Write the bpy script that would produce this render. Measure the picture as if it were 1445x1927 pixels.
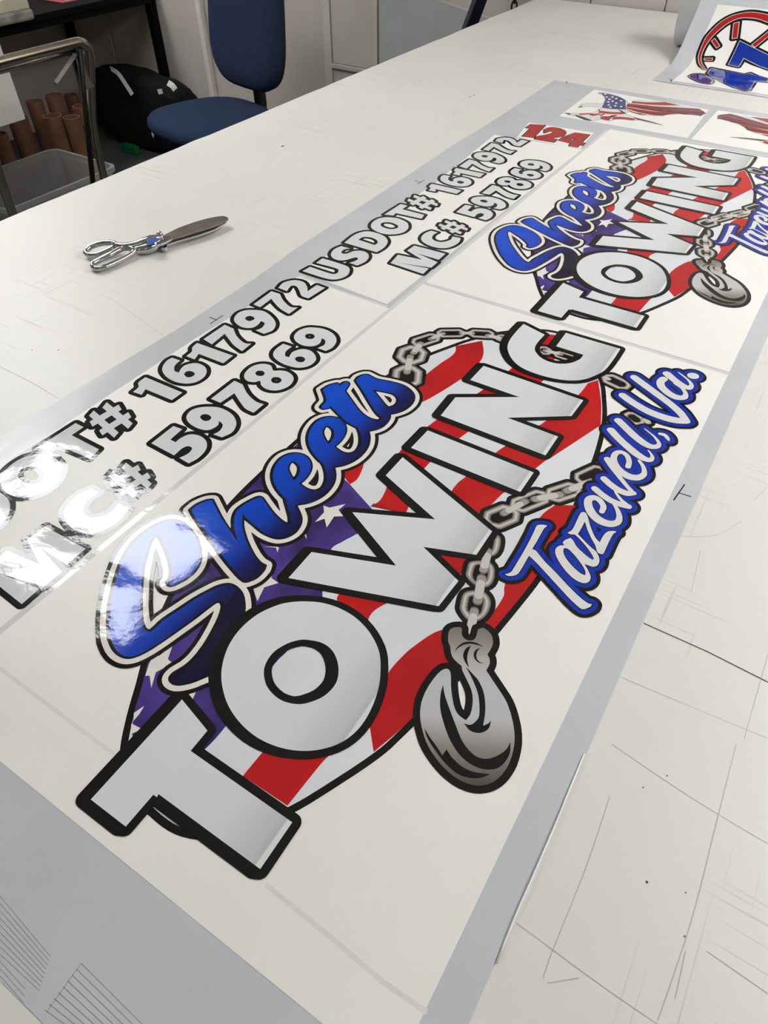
import bpy, bmesh, math, random
import numpy as np
from mathutils import Vector, Matrix
from mathutils.geometry import delaunay_2d_cdt
random.seed(7)
for o in list(bpy.data.objects): bpy.data.objects.remove(o)
SC = bpy.context.scene
COL = SC.collection

# ---------------------------------------------------------------- camera
FPX, CX, CY = 1275.6, 722.5, 963.5
PITCH = math.radians(46.11); YAW = math.radians(32.136)
CAMZ = 1.45
TZ = 0.90                                  # table top
cam_d = bpy.data.cameras.new('camera'); cam = bpy.data.objects.new('camera', cam_d); COL.objects.link(cam)
cam.location = (0, 0, CAMZ); cam.rotation_euler = (math.pi/2-PITCH, 0, YAW)
cam_d.sensor_fit = 'HORIZONTAL'; cam_d.sensor_width = 36; cam_d.lens = FPX/1445*36
cam_d.clip_start = .02
SC.camera = cam
# ---------------------------------------------------------------- world, exposure
SC.view_settings.view_transform = 'Standard'; SC.view_settings.look = 'None'
SC.view_settings.gamma = 1; SC.view_settings.use_curve_mapping = False
SC.view_settings.exposure = 0.09
w = bpy.data.worlds.new('world'); SC.world = w; w.use_nodes = True
w.node_tree.nodes['Background'].inputs[0].default_value = (1, 1.0, 1.01, 1)
w.node_tree.nodes['Background'].inputs[1].default_value = 0.70
# ceiling fixtures, the middle four unseen and added to raise the brightness: (x, y, size x, size y, radiance)
CEIL = 2.65
TROFFERS = [(-2.27, 1.035, 1.2, .60, 14.5), (1.3, -1.6, .62, 1.2, 3.0), (-2.44, -1.8, .62, 1.2, 3.0), (1.2, 1.5, .62, 1.2, 20.0), (1.2, 2.75, 1.2, .62, 16.0), (-3.95, 1.9, .62, 1.2, 16.0)]

# ---------------------------------------------------------------- pixel -> place
_c, _s = math.cos(PITCH), math.sin(PITCH)
def ray(u, v):
    x, y = (u-CX)/FPX, -(v-CY)/FPX
    # level frame: x right, y forward, z up
    f = (x, y*_s + _c, y*_c - _s)
    cy, sy = math.cos(YAW), math.sin(YAW)
    return Vector((f[0]*cy - f[1]*sy, f[0]*sy + f[1]*cy, f[2]))
def at_z(u, v, z=TZ):
    d = ray(u, v); t = (z-CAMZ)/d.z
    return Vector((d.x*t, d.y*t, z))
def at_y(u, v, y):
    d = ray(u, v); t = y/d.y
    return Vector((d.x*t, y, CAMZ+d.z*t))
def at_x(u, v, x):
    d = ray(u, v); t = x/d.x
    return Vector((x, d.y*t, CAMZ+d.z*t))

# ---------------------------------------------------------------- materials
def lin(c):
    return tuple(((v/255)/12.92 if v/255 <= .04045 else ((v/255+.055)/1.055)**2.4) for v in c) + (1,)
MATS = {}
class NT:
    def __init__(s, name):
        s.m = bpy.data.materials.new(name); s.m.use_nodes = True
        s.t = s.m.node_tree; s.b = s.t.nodes['Principled BSDF']
    def n(s, typ, **k):
        nd = s.t.nodes.new(typ)
        for a, v in k.items():
            if a.startswith('i_'): nd.inputs[int(a[2:]) if a[2:].isdigit() else a[2:]].default_value = v
            else: setattr(nd, a, v)
        return nd
    def l(s, a, b): s.t.links.new(a, b)
    def ramp(s, fac, stops, interp='LINEAR'):
        r = s.n('ShaderNodeValToRGB'); r.color_ramp.interpolation = interp
        e = r.color_ramp.elements
        while len(e) < len(stops): e.new(.5)
        for k, (p, c) in zip(e, stops): k.position = p; k.color = c
        s.l(fac, r.inputs[0]); return r.outputs[0]
def mat(name, col, rough=.5, metal=0., col2=None, scale=20., bump=0., bscale=40., spec=.5, trans=0., detail=3.):
    if name in MATS: return MATS[name]
    k = NT(name); b = k.b
    b.inputs['Roughness'].default_value = rough; b.inputs['Metallic'].default_value = metal
    b.inputs['Specular IOR Level'].default_value = spec
    b.inputs['Transmission Weight'].default_value = trans
    tc = k.n('ShaderNodeTexCoord')
    c2 = col2 or tuple(v*.96 for v in col)
    nz = k.n('ShaderNodeTexNoise', i_Scale=scale, i_Detail=detail); k.l(tc.outputs['Object'], nz.inputs['Vector'])
    k.l(k.ramp(nz.outputs[0], [(.35, lin(col)), (.65, lin(c2))]), b.inputs['Base Color'])
    if bump:
        n2 = k.n('ShaderNodeTexNoise', i_Scale=bscale, i_Detail=2.); k.l(tc.outputs['Object'], n2.inputs['Vector'])
        bp = k.n('ShaderNodeBump', i_Strength=bump, i_Distance=.01); k.l(n2.outputs[0], bp.inputs['Height'])
        k.l(bp.outputs[0], b.inputs['Normal'])
    MATS[name] = k.m; return k.m
def film_gloss(k, rough=.08, strength=.10):
    """gloss laminate: slow waves plus fine orange peel, in place coordinates so that all inks share them"""
    b = k.b; b.inputs['Roughness'].default_value = rough; b.inputs['Specular IOR Level'].default_value = .5
    g = k.n('ShaderNodeNewGeometry')
    n1 = k.n('ShaderNodeTexNoise', i_Scale=11., i_Detail=2.); k.l(g.outputs['Position'], n1.inputs['Vector'])
    n2 = k.n('ShaderNodeTexNoise', i_Scale=160., i_Detail=2.); k.l(g.outputs['Position'], n2.inputs['Vector'])
    m = k.n('ShaderNodeMath', operation='MULTIPLY_ADD'); k.l(n2.outputs[0], m.inputs[0]); m.inputs[1].default_value = .03; k.l(n1.outputs[0], m.inputs[2])
    bp = k.n('ShaderNodeBump', i_Strength=strength, i_Distance=.02); k.l(m.outputs[0], bp.inputs['Height'])
    k.l(bp.outputs[0], b.inputs['Normal'])
def ink(name, col, col2=None, scale=60., rough=.07):
    """printed colour under the gloss laminate"""
    if name in MATS: return MATS[name]
    k = NT(name); tc = k.n('ShaderNodeTexCoord')
    nz = k.n('ShaderNodeTexNoise', i_Scale=scale, i_Detail=4.); k.l(tc.outputs['Object'], nz.inputs['Vector'])
    k.l(k.ramp(nz.outputs[0], [(.38, lin(col)), (.62, lin(col2 or tuple(v*.98 for v in col)))]), k.b.inputs['Base Color'])
    film_gloss(k, rough); MATS[name] = k.m; return k.m
def ink_fade(name, stops, a, b_):
    """printed gradient of the artwork along the line a -> b (in the sheet's own coordinates)"""
    if name in MATS: return MATS[name]
    k = NT(name); tc = k.n('ShaderNodeTexCoord')
    d = Vector((b_[0]-a[0], b_[1]-a[1], 0)); L = d.length_squared
    dp = k.n('ShaderNodeVectorMath', operation='DOT_PRODUCT'); k.l(tc.outputs['Object'], dp.inputs[0]); dp.inputs[1].default_value = d/L
    ad = k.n('ShaderNodeMath', operation='SUBTRACT'); k.l(dp.outputs['Value'], ad.inputs[0]); ad.inputs[1].default_value = (a[0]*d.x+a[1]*d.y)/L
    k.l(k.ramp(ad.outputs[0], [(p, lin(c)) for p, c in stops]), k.b.inputs['Base Color'])
    film_gloss(k); MATS[name] = k.m; return k.m

# ---------------------------------------------------------------- object helpers
def link(name, me, parent=None):
    o = bpy.data.objects.new(name, me); COL.objects.link(o)
    if parent is not None: o.parent = parent
    return o
def tag(o, label=None, cat=None, group=None, kind=None):
    for k, v in (('label', label), ('category', cat), ('group', group), ('kind', kind)):
        if v: o[k] = v
    return o
def empty(name, loc=(0, 0, 0), rz=0):
    o = bpy.data.objects.new(name, None); COL.objects.link(o); o.location = loc; o.rotation_euler = (0, 0, rz)
    o.empty_display_size = .05; return o
def finish(name, bm, m, parent=None, smooth=False, bevel=0, seg=2):
    me = bpy.data.meshes.new(name); bm.normal_update(); bm.to_mesh(me); bm.free()
    if m: me.materials.append(m)
    if smooth:
        for p in me.polygons: p.use_smooth = True
    o = link(name, me, parent)
    if bevel:
        b = o.modifiers.new('bevel', 'BEVEL'); b.width = bevel; b.segments = seg; b.limit_method = 'ANGLE'
    return o
def box(bm, c, s, rot=None):
    r = bmesh.ops.create_cube(bm, size=1)
    M = Matrix.Translation(Vector(c)) @ (rot.to_4x4() if rot else Matrix()) @ Matrix.Diagonal((*s, 1))
    bmesh.ops.transform(bm, matrix=M, verts=r['verts'])
def bx(name, lo, hi, m, parent=None, bevel=0, seg=2):
    bm = bmesh.new(); box(bm, [(a+b)/2 for a, b in zip(lo, hi)], [b-a for a, b in zip(lo, hi)])
    return finish(name, bm, m, parent, bevel=bevel, seg=seg)
def tube(bm, pts, r, seg=12, closed=False, caps=True):
    """swept tube through pts; r number or list"""
    pts = [Vector(p) for p in pts]; n = len(pts)
    R = r if isinstance(r, (list, tuple)) else [r]*n
    rings = []; prev = None
    for i, p in enumerate(pts):
        a = pts[i-1] if (i > 0 or closed) else p
        b = pts[(i+1) % n] if (i < n-1 or closed) else p
        d = (b-a).normalized()
        if prev is None:
            up = Vector((0, 0, 1)) if abs(d.z) < .9 else Vector((1, 0, 0))
            x = d.cross(up).normalized()
        else:
            x = (prev - d*prev.dot(d)).normalized()
        prev = x; y = d.cross(x)
        rings.append([bm.verts.new(p + (x*math.cos(t)+y*math.sin(t))*R[i]) for t in [2*math.pi*k/seg for k in range(seg)]])
    m = n if closed else n-1
    for i in range(m):
        A, B = rings[i], rings[(i+1) % n]
        off = 0
        if closed and i == n-1:
            off = min(range(seg), key=lambda o: (A[0].co-B[o].co).length)
        for k in range(seg):
            bm.faces.new((A[k], A[(k+1) % seg], B[(k+1+off) % seg], B[(k+off) % seg]))
    if caps and not closed:
        bm.faces.new(rings[0][::-1]); bm.faces.new(rings[-1])
def crom(pts, n=6, closed=True):
    """Catmull-Rom through pts (tuples); a third element marks a corner"""
    N = len(pts); out = []
    P = [np.array(p[:2], float) if len(p) < 4 else np.array(p) for p in pts]
    C = [len(p) > 2 and bool(p[2]) for p in pts]
    for i in range(N if closed else N-1):
        p1, p2 = P[i], P[(i+1) % N]
        p0 = P[i-1] if (closed or i > 0) else p1
        p3 = P[(i+2) % N] if (closed or i+2 < N) else p2
        if C[i]: p0 = p1 if not C[(i+1) % N] else p1
        if C[(i+1) % N]: p3 = p2
        if C[i] and C[(i+1) % N]:
            out.append(p1); continue
        for k in range(n):
            t = k/n
            m1 = (p2-p0)*.5; m2 = (p3-p1)*.5
            if C[i]: m1 = (p2-p1)*.9
            if C[(i+1) % N]: m2 = (p2-p1)*.9
            out.append((2*t**3-3*t*t+1)*p1+(t**3-2*t*t+t)*m1+(-2*t**3+3*t*t)*p2+(t**3-t*t)*m2)
    if not closed: out.append(P[-1])
    return out
def sm3(pts, n=6, closed=False):
    """Catmull-Rom in space"""
    P = [Vector(p) for p in pts]; N = len(P); out = []
    for i in range(N if closed else N-1):
        p1, p2 = P[i], P[(i+1) % N]; p0 = P[i-1] if (closed or i > 0) else p1; p3 = P[(i+2) % N] if (closed or i+2 < N) else p2
        for k in range(n):
            t = k/n
            out.append(.5*((2*p1)+(p2-p0)*t+(2*p0-5*p1+4*p2-p3)*t*t+(-p0+3*p1-3*p2+p3)*t**3))
    if not closed: out.append(P[-1])
    return out

# tracing windows on the photograph: origin and magnification
WIN = {'A': (170, 930, 4.0028), 'B': (170, 1080, 4.0028), 'C': (340, 880, 4.0028), 'D': (470, 760, 4.0028), 'E': (560, 640, 4.0028),
       'F': (130, 1290, 3.0745), 'G': (380, 1110, 3.8026), 'H': (510, 840, 3.2111), 'I': (740, 720, 3.7051), 'J': (920, 590, 5.1607),
       'K': (740, 590, 4.9828), 'L': (1080, 680, 5.3519), 'M': (900, 860, 4.9828), 'N': (930, 960, 5.5577), 'O': (820, 980, 7.6053),
       'P': (760, 1160, 5.504), 'Q': (1060, 780, 7.225), 'R': (230, 500, 3.5244), 'S': (260, 590, 3.6125), 'U': (560, 360, 5.3519),
       'V': (710, 290, 4.25), 'W': (780, 220, 4.25), 'X': (0, 740, 4.6613), 'Y': (1050, 150, 4.9828), 'Z': (1225, 180, 6.568),
       'a': (1245, 0, 7.225), 's': (140, 390, 4.8167), 'p': (0, 0, 1.0)}
def parse(txt, default='p'):
    """'A 12,34 56,78* B ...' -> [(u, v, corner)] in photograph pixels"""
    win = default; out = []
    for tok in txt.split():
        if ',' not in tok: win = tok; continue
        c = tok.endswith('*'); x, y = tok.rstrip('*').split(',')
        ox, oy, s = WIN[win]; out.append((ox+float(x)/s, oy+float(y)/s, c))
    return out
def tr(txt, n=6, closed=True, z=TZ):
    """traced outline -> smooth loop on the table plane"""
    return [tuple(at_z(p[0], p[1], z)[:2]) for p in crom(parse(txt), n, closed)]
def trp(txt, z=TZ):
    return [tuple(at_z(p[0], p[1], z)[:2]) for p in parse(txt)]
def ell(win, x, y, rx, ry, rot=0, n=20):
    ox, oy, s = WIN[win]; c, q = math.cos(rot), math.sin(rot)
    return [tuple(at_z(ox+(x+rx*math.cos(t)*c-ry*math.sin(t)*q)/s, oy+(y+rx*math.cos(t)*q+ry*math.sin(t)*c)/s)[:2]) for t in [2*math.pi*k/n for k in range(n)]]

# ---------------------------------------------------------------- flat printed shapes
def flat(name, loops, z, m, parent=None):
    """loops (outer + holes, even-odd) on one plane -> one flat mesh"""
    if not loops: return None
    me = bpy.data.meshes.new(name)
    V, E = [], []
    for lp in loops:
        k = len(V); V += [Vector((p[0], p[1])) for p in lp]; E += [(k+i, k+(i+1) % len(lp)) for i in range(len(lp))]
    o0 = V[0].copy()
    vo, eo, fo_, *_r = delaunay_2d_cdt([(v-o0)*100 for v in V], E, [], 0, 1e-6)
    P = np.array([(v.x/100+o0.x, v.y/100+o0.y) for v in vo]); T = np.array([f for f in fo_ if len(f) == 3])
    c = P[T].mean(1); ins = np.zeros(len(T), bool)
    for lp in loops:
        L = np.array(lp)
        for p, q in zip(L, np.roll(L, -1, 0)):
            if p[1] != q[1]: ins ^= ((p[1] > c[:, 1]) != (q[1] > c[:, 1])) & (c[:, 0] < (q[0]-p[0])*(c[:, 1]-p[1])/(q[1]-p[1])+p[0])
    fs = []
    for a, b_, d in T[ins].tolist():
        cr = (P[b_]-P[a])[0]*(P[d]-P[a])[1]-(P[b_]-P[a])[1]*(P[d]-P[a])[0]
        if abs(cr) > 1e-13: fs.append((a, b_, d) if cr > 0 else (a, d, b_))
    me.from_pydata([(p[0], p[1], z) for p in P], [], fs); me.materials.append(m); me.update()
    return link(name, me, parent)
class Field:
    """signed distance field of a union of shapes, for clean merged outlines"""
    def __init__(s, x0, x1, y0, y1, h=.0007):
        s.h = h; s.x = np.arange(x0, x1, h); s.y = np.arange(y0, y1, h); s.x0, s.y0 = x0, y0
        s.d = np.full((len(s.y), len(s.x)), 1.0)
    @staticmethod
    def around(shapes, margin, h=.0007):
        P = np.array([p for sh in shapes for lp in sh for p in lp])
        (a, b), (c, d) = P.min(0)-margin-2*h, P.max(0)+margin+2*h
        return Field(a, c, b, d, h)
    def sl(s, P, mg):
        a, b = P.min(0)-mg; c, d = P.max(0)+mg
        i0, i1 = max(0, int((a-s.x0)/s.h)), min(len(s.x), int((c-s.x0)/s.h)+2)
        j0, j1 = max(0, int((b-s.y0)/s.h)), min(len(s.y), int((d-s.y0)/s.h)+2)
        return slice(j0, j1), slice(i0, i1)
    def add(s, loops, mg=.012, shift=(0, 0)):
        LP = [np.array(lp)+np.array(shift) for lp in loops]
        J, I = s.sl(np.concatenate(LP), mg)
        X, Y = np.meshgrid(s.x[I], s.y[J]); ins = np.zeros(X.shape, bool); dd = np.full(X.shape, 1.0)
        for P in LP:
            for a, b in zip(P, np.roll(P, -1, 0)):
                if a[1] != b[1]:
                    cr = ((a[1] > Y) != (b[1] > Y)) & (X < (b[0]-a[0])*(Y-a[1])/(b[1]-a[1])+a[0])
                    ins ^= cr
                j, i = s.sl(np.array([a, b]), mg)
                j = slice(j.start-J.start, j.stop-J.start); i = slice(i.start-I.start, i.stop-I.start)
                s._seg(dd, X, Y, j, i, a, b, 0, 0)
        f = s.d[J, I]; np.minimum(f, np.where(ins, -dd, dd), out=f)
    def _seg(s, dd, X, Y, j, i, a, b, ra, rb):
        if j.start < 0: j = slice(0, j.stop)
        if i.start < 0: i = slice(0, i.stop)
        x, y = X[j, i], Y[j, i]
        if x.size == 0: return
        v = b-a; L = float(v@v) or 1e-12
        t = np.clip(((x-a[0])*v[0]+(y-a[1])*v[1])/L, 0, 1)
        q = np.hypot(x-a[0]-t*v[0], y-a[1]-t*v[1]) - (ra+(rb-ra)*t)
        f = dd[j, i]; np.minimum(f, q, out=f)
    def stroke(s, pts, R, mg=.012):
        P = np.array(pts); J, I = s.sl(P, mg+max(R)); X, Y = np.meshgrid(s.x[I], s.y[J]); f = s.d[J, I]
        for k in range(len(P)-1):
            s._seg(f, X, Y, slice(0, X.shape[0]), slice(0, X.shape[1]), P[k], P[k+1], R[k], R[k+1])
    def shifted(s, vec, steps=4):
        f = Field.__new__(Field); f.__dict__ = dict(s.__dict__); f.d = s.d.copy()
        for k in range(1, steps+1):
            dx, dy = int(round(vec[0]*k/steps/s.h)), int(round(vec[1]*k/steps/s.h))
            r = np.full_like(s.d, 1.0); H_, W_ = s.d.shape
            r[max(0, dy):H_+min(0, dy), max(0, dx):W_+min(0, dx)] = s.d[max(0, -dy):H_+min(0, -dy), max(0, -dx):W_+min(0, -dx)]
            f.d = np.minimum(f.d, r)
        return f
    def contour(s, level, tol=.00012):
        D = s.d-level; D = np.where(np.abs(D) < 1e-9, 1e-9, D)
        D = D.copy(); D[0, :] = D[-1, :] = 1; D[:, 0] = D[:, -1] = 1
        I = D < 0
        code = I[:-1, :-1]*1 + I[:-1, 1:]*2 + I[1:, 1:]*4 + I[1:, :-1]*8
        js, is_ = np.nonzero((code > 0) & (code < 15))
        nxt = {}
        # edges: (j, i, 0) horizontal from (j,i) to (j,i+1); (j, i, 1) vertical from (j,i) to (j+1,i)
        T = {1: [(3, 0)], 2: [(0, 1)], 3: [(3, 1)], 4: [(1, 2)], 5: [(3, 2), (1, 0)], 6: [(0, 2)], 7: [(3, 2)], 8: [(2, 3)],
             9: [(2, 0)], 10: [(2, 1), (0, 3)], 11: [(2, 1)], 12: [(1, 3)], 13: [(1, 0)], 14: [(0, 3)]}
        for j, i in zip(js.tolist(), is_.tolist()):
            E_ = ((j, i, 0), (j, i+1, 1), (j+1, i, 0), (j, i, 1))
            for a, b in T[int(code[j, i])]: nxt[E_[a]] = E_[b]
        loops = []
        while nxt:
            st, cur = nxt.popitem(); lp = [st]
            while cur != st:
                lp.append(cur); cur = nxt.pop(cur, st)
            pts = []
            for j, i, v in lp:
                a = D[j, i]; b = D[j+1, i] if v else D[j, i+1]; t = a/(a-b)
                pts.append((s.x0+(i+(0 if v else t))*s.h, s.y0+(j+(t if v else 0))*s.h))
            if len(pts) > 6:
                P = np.array(pts); area = abs(np.sum(P[:, 0]*np.roll(P[:, 1], -1)-P[:, 1]*np.roll(P[:, 0], -1)))/2
                if area > 4e-7: loops.append(simplify(pts, tol))
        return loops
def simplify(pts, tol):
    P = np.array(pts); n = len(P); k = int(np.argmax(np.hypot(*(P-P[0]).T)))
    keep = {0, k}; st = [(0, k), (k, n)]
    Q = np.vstack([P, P[:1]])
    while st:
        a, b = st.pop()
        if b-a < 2: continue
        v = Q[b]-Q[a]; L = math.hypot(*v) or 1e-12; seg = Q[a+1:b]-Q[a]
        d = np.abs(seg[:, 0]*v[1]-seg[:, 1]*v[0])/L; m = int(np.argmax(d))
        if d[m] > tol:
            keep.add(a+1+m); st += [(a, a+1+m), (a+1+m, b)]
    return [tuple(P[i]) for i in sorted(keep)]
def loopfield(shapes, margin=.012, h=.0007):
    f = Field.around(shapes, margin, h)
    for sh in shapes: f.add(sh, margin)
    return f
# ================================================================ the room
WALL_Y = 3.33; LEFT_X = -4.45
m_wall = mat('wall_paint', (206, 200, 190), .55, col2=(198, 191, 181), scale=3., bump=.05, bscale=25.)
m_wall2 = mat('wall_panel_paint', (200, 192, 184), .45, col2=(192, 184, 176), scale=4.)
m_ceil = mat('ceiling_tile', (225, 222, 215), .8, scale=60.)
m_floor = mat('floor_vinyl', (78, 79, 80), .45, col2=(66, 67, 68), scale=6.)
def structure(name, lo, hi, m): return tag(bx(name, lo, hi, m), kind='structure')
structure('floor', (LEFT_X-.1, -3, -.1), (3.4, WALL_Y+.1, 0), m_floor)
structure('ceiling', (LEFT_X-.1, -3, CEIL+.02), (3.4, WALL_Y+.1, CEIL+.12), m_ceil)
wl = structure('wall_left', (LEFT_X-.1, -3, 0), (LEFT_X, WALL_Y+.1, CEIL+.02), m_wall)
structure('wall_right', (3.4, -3, 0), (3.5, WALL_Y+.1, CEIL+.02), m_wall); structure('wall_front', (LEFT_X-.1, -3.1, 0), (3.5, -3, CEIL+.02), m_wall)
wb = structure('wall_back', (LEFT_X, WALL_Y, 0), (3.4, WALL_Y+.1, CEIL+.02), m_wall)
# panelled right part of the back wall: seam battens, ledge, wainscot boards
pa = at_y(628, 122, WALL_Y); 
x1 = at_y(711, 40, WALL_Y).x
for nm, lo, hi in (('wall_panel', (-4.44, WALL_Y-.006, .0), (-4.07, WALL_Y, CEIL)), ('wall_panel', (-4.055, WALL_Y-.006, 0), (pa.x-.05, WALL_Y, CEIL)),
                   ('wall_panel', (pa.x+.004, WALL_Y-.012, pa.z+.012), (x1-.02, WALL_Y, CEIL)),
                   ('wall_panel', (x1+.01, WALL_Y-.012, .0), (-1.10, WALL_Y, CEIL)), ('wall_panel', (-1.095, WALL_Y-.012, .0), (-.80, WALL_Y, CEIL)), ('wall_panel', (-.795, WALL_Y-.012, .0), (3.2, WALL_Y, CEIL)),
                   ('batten', (pa.x-.045, WALL_Y-.018, 0), (pa.x, WALL_Y, CEIL)), ('batten', (x1-.018, WALL_Y-.02, 0), (x1+.008, WALL_Y, CEIL)),
                   ('ledge', (pa.x, WALL_Y-.022, pa.z-.01), (x1-.02, WALL_Y, pa.z+.010)), ('kick_panel', (pa.x, WALL_Y-.01, 0), (x1-.02, WALL_Y, pa.z-.012))):
    bx(nm, lo, hi, m_wall2 if nm != 'batten' else m_wall, wb, bevel=.002)
pc = at_y(404, 158, WALL_Y); bx('conduit', (pc.x-.018, WALL_Y-.04, .09), (pc.x+.018, WALL_Y-.006, 1.2), mat('conduit_white', (222, 214, 204), .5), wb, bevel=.006)
tag(bx('baseboard_back', (LEFT_X, WALL_Y-.03, 0), (-2.2, WALL_Y-.007, .09), mat('baseboard_grey', (120, 116, 112), .5)), kind='structure')

# grey board leaning on the wall at the far end
g0, g1 = at_y(714, 30, 3.26), at_y(915, 34, 3.26)
gt = at_y(821, 1, 3.26)
m_board = mat('grey_board', (176, 177, 177), .5, col2=(169, 170, 171), scale=5.)
bm = bmesh.new()
sl = (gt.z-g1.z)/(g1.x-gt.x)
zt0 = gt.z+(gt.x-g0.x)*sl
q = [(g0.x, 0.0), (g1.x+.1, 0.0), (g1.x+.1, g1.z-.1*sl), (g0.x, zt0)]
for y in (3.25, 3.275): 
    bm.faces.new([bm.verts.new((a, y+b*.02, b)) for a, b in q])
bm.verts.ensure_lookup_table()
for i in range(4): bm.faces.new([bm.verts[i], bm.verts[(i+1) % 4], bm.verts[4+(i+1) % 4], bm.verts[4+i]])
bmesh.ops.recalc_face_normals(bm, faces=bm.faces)
tag(finish('grey_board', bm, m_board), 'large grey board leaning against the back wall beside the slanted dark bar', 'board')
# slanted dark bar
bm = bmesh.new()
A, B = at_y(885, 50, 3.1), at_y(902, 0, 3.1); d = (B-A)/(B.z-A.z)
p0 = A-d*A.z; p1 = A+d*(1.75-A.z); p0.y = 3.02; p1.y = 3.19
tube(bm, [p0+Vector((0, 0, .012)), p1], .033, 4)
bar = finish('slanted_bar', bm, mat('navy_steel', (14, 17, 30), .35), bevel=.004)
tag(bar, 'dark navy steel bar slanting up behind the table edge', 'bar')
bm = bmesh.new(); box(bm, (p0.x, p0.y, .006), (.1, .08, .012)); finish('foot_plate', bm, MATS['navy_steel'], bar)
# hanging chain on the wall
hk = at_y(968, 6, WALL_Y-.05)
t = tag(empty('hanging_chain', (hk.x, WALL_Y-.05, 1.7)), 'short dark steel chain hanging on the back wall at the table end', 'chain')
m_chain = mat('dark_chain', (60, 55, 50), .35, .8)
zz = 1.68-1.7; k = 0
lkm = None
while zz > hk.z-.06-1.7:
    if lkm is None:
        bm = bmesh.new(); tube(bm, [(.011*math.cos(a), 0, .019*math.sin(a)) for a in [2*math.pi*i/12 for i in range(12)]], .0045, 6, closed=True)
        o = finish('chain_link', bm, m_chain, t, smooth=True); lkm = o.data
    else: o = link('chain_link', lkm, t)
    o.location = (0, 0, zz); o.rotation_euler = (0, 0, (k % 2)*math.pi/2+.5); zz -= .029; k += 1
bm = bmesh.new(); tube(bm, [(0, .045, .02), (0, .0, .02), (0, -.008, .0), (0, .004, -.012)], .005, 6); finish('wall_hook', bm, m_chain, t)

# ceiling fixtures and the added fill panels
m_frame = mat('lamp_frame', (225, 225, 222), .5)
for i, (x, y, sx, sy, L) in enumerate(TROFFERS):
    k = NT('lamp_panel_%d' % i); k.b.inputs['Base Color'].default_value = (.85, .85, .85, 1)
    k.b.inputs['Emission Color'].default_value = (.985, 1, 1.02, 1); k.b.inputs['Emission Strength'].default_value = L
    lab = ['lit ceiling light panel above the chrome frame and plastic bin, reflected in the glossy print', 'added fill light panel, unseen behind the camera on the right',
           'added fill light panel, unseen behind the camera on the left', 'added fill light panel, unseen over the right of the table', 'added fill light panel, unseen near the back wall above the rolled sheet', 'lit ceiling light panel above the black desk on the left'][i]
    t = tag(empty('ceiling_light', (x, y, CEIL)), lab, 'ceiling light', 'ceiling light panels')
    bm = bmesh.new()
    for sgn in (-1, 1):
        box(bm, (sgn*(sx/2+.012), 0, 0.003), (.024, sy+.048, .03)); box(bm, (0, sgn*(sy/2+.012), 0.003), (sx, .024, .03))
    finish('frame', bm, m_frame, t)
    h_ = (max(sx, sy), min(sx, sy)); sw = .055
    for sgn in (-1, 1):                                    # two lamp bays with a dark spine between them
        o_ = sgn*(h_[1]/4+sw/4); d_ = h_[1]/2-sw/2
        if sgn < 0: o_, d_ = -(h_[1]/2-.075), .15
        else: o_, d_ = (h_[1]/2-(h_[1]-.15-.12)/2), h_[1]-.15-.12
        bm = bmesh.new(); box(bm, (0, o_, .006) if sx > sy else (o_, 0, .006), (h_[0], d_, .02) if sx > sy else (d_, h_[0], .02)); finish('diffuser', bm, k.m, t)
    bm = bmesh.new(); o_ = -(h_[1]/2-.15-.06); box(bm, (0, o_, .006) if sx > sy else (o_, 0, .006), (h_[0], .12, .022) if sx > sy else (.12, h_[0], .022)); finish('spine', bm, m_frame, t)

# ================================================================ the table
m_table = NT('table_laminate'); b = m_table.b; k = m_table
tc = k.n('ShaderNodeTexCoord')
n1 = k.n('ShaderNodeTexNoise', i_Scale=3., i_Detail=3.); k.l(tc.outputs['Object'], n1.inputs['Vector'])
base = k.ramp(n1.outputs[0], [(.3, lin((224, 222, 215))), (.7, lin((218, 216, 209)))])
def scratches(rot, sc, lo, hi):
    mp = k.n('ShaderNodeMapping'); mp.inputs['Rotation'].default_value = (0, 0, rot); mp.inputs['Scale'].default_value = sc
    k.l(tc.outputs['Object'], mp.inputs['Vector'])
    nz = k.n('ShaderNodeTexNoise', i_Scale=1., i_Detail=2., i_Roughness=.6); k.l(mp.outputs[0], nz.inputs['Vector'])
    ms = k.n('ShaderNodeTexNoise', i_Scale=5., i_Detail=2.); k.l(tc.outputs['Object'], ms.inputs['Vector'])
    a = k.ramp(nz.outputs[0], [(lo, (0, 0, 0, 1)), (hi, (1, 1, 1, 1))])
    c = k.ramp(ms.outputs[0], [(.48, (0, 0, 0, 1)), (.62, (1, 1, 1, 1))])
    m = k.n('ShaderNodeMath', operation='MULTIPLY'); k.l(a, m.inputs[0]); k.l(c, m.inputs[1]); return m.outputs[0]
s1 = scratches(.1, (4, 260, 1), .62, .68); s2 = scratches(.03, (240, 5, 1), .63, .69); s3 = scratches(.7, (5, 200, 1), .66, .70)
mx = k.n('ShaderNodeMath', operation='MAXIMUM'); k.l(s1, mx.inputs[0]); k.l(s2, mx.inputs[1])
mx2 = k.n('ShaderNodeMath', operation='MAXIMUM'); k.l(mx.outputs[0], mx2.inputs[0]); k.l(s3, mx2.inputs[1])
ml = k.n('ShaderNodeMath', operation='MULTIPLY'); k.l(mx2.outputs[0], ml.inputs[0]); ml.inputs[1].default_value = .30
mix = k.n('ShaderNodeMix', data_type='RGBA'); k.l(ml.outputs[0], mix.inputs[0]); k.l(base, mix.inputs[6]); mix.inputs[7].default_value = lin((140, 132, 122))
k.l(mix.outputs[2], b.inputs['Base Color']); b.inputs['Roughness'].default_value = .38
m_table = k.m
TX0, TX1, TY0, TY1 = -1.315, 1.15, -.95, 3.305
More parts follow.
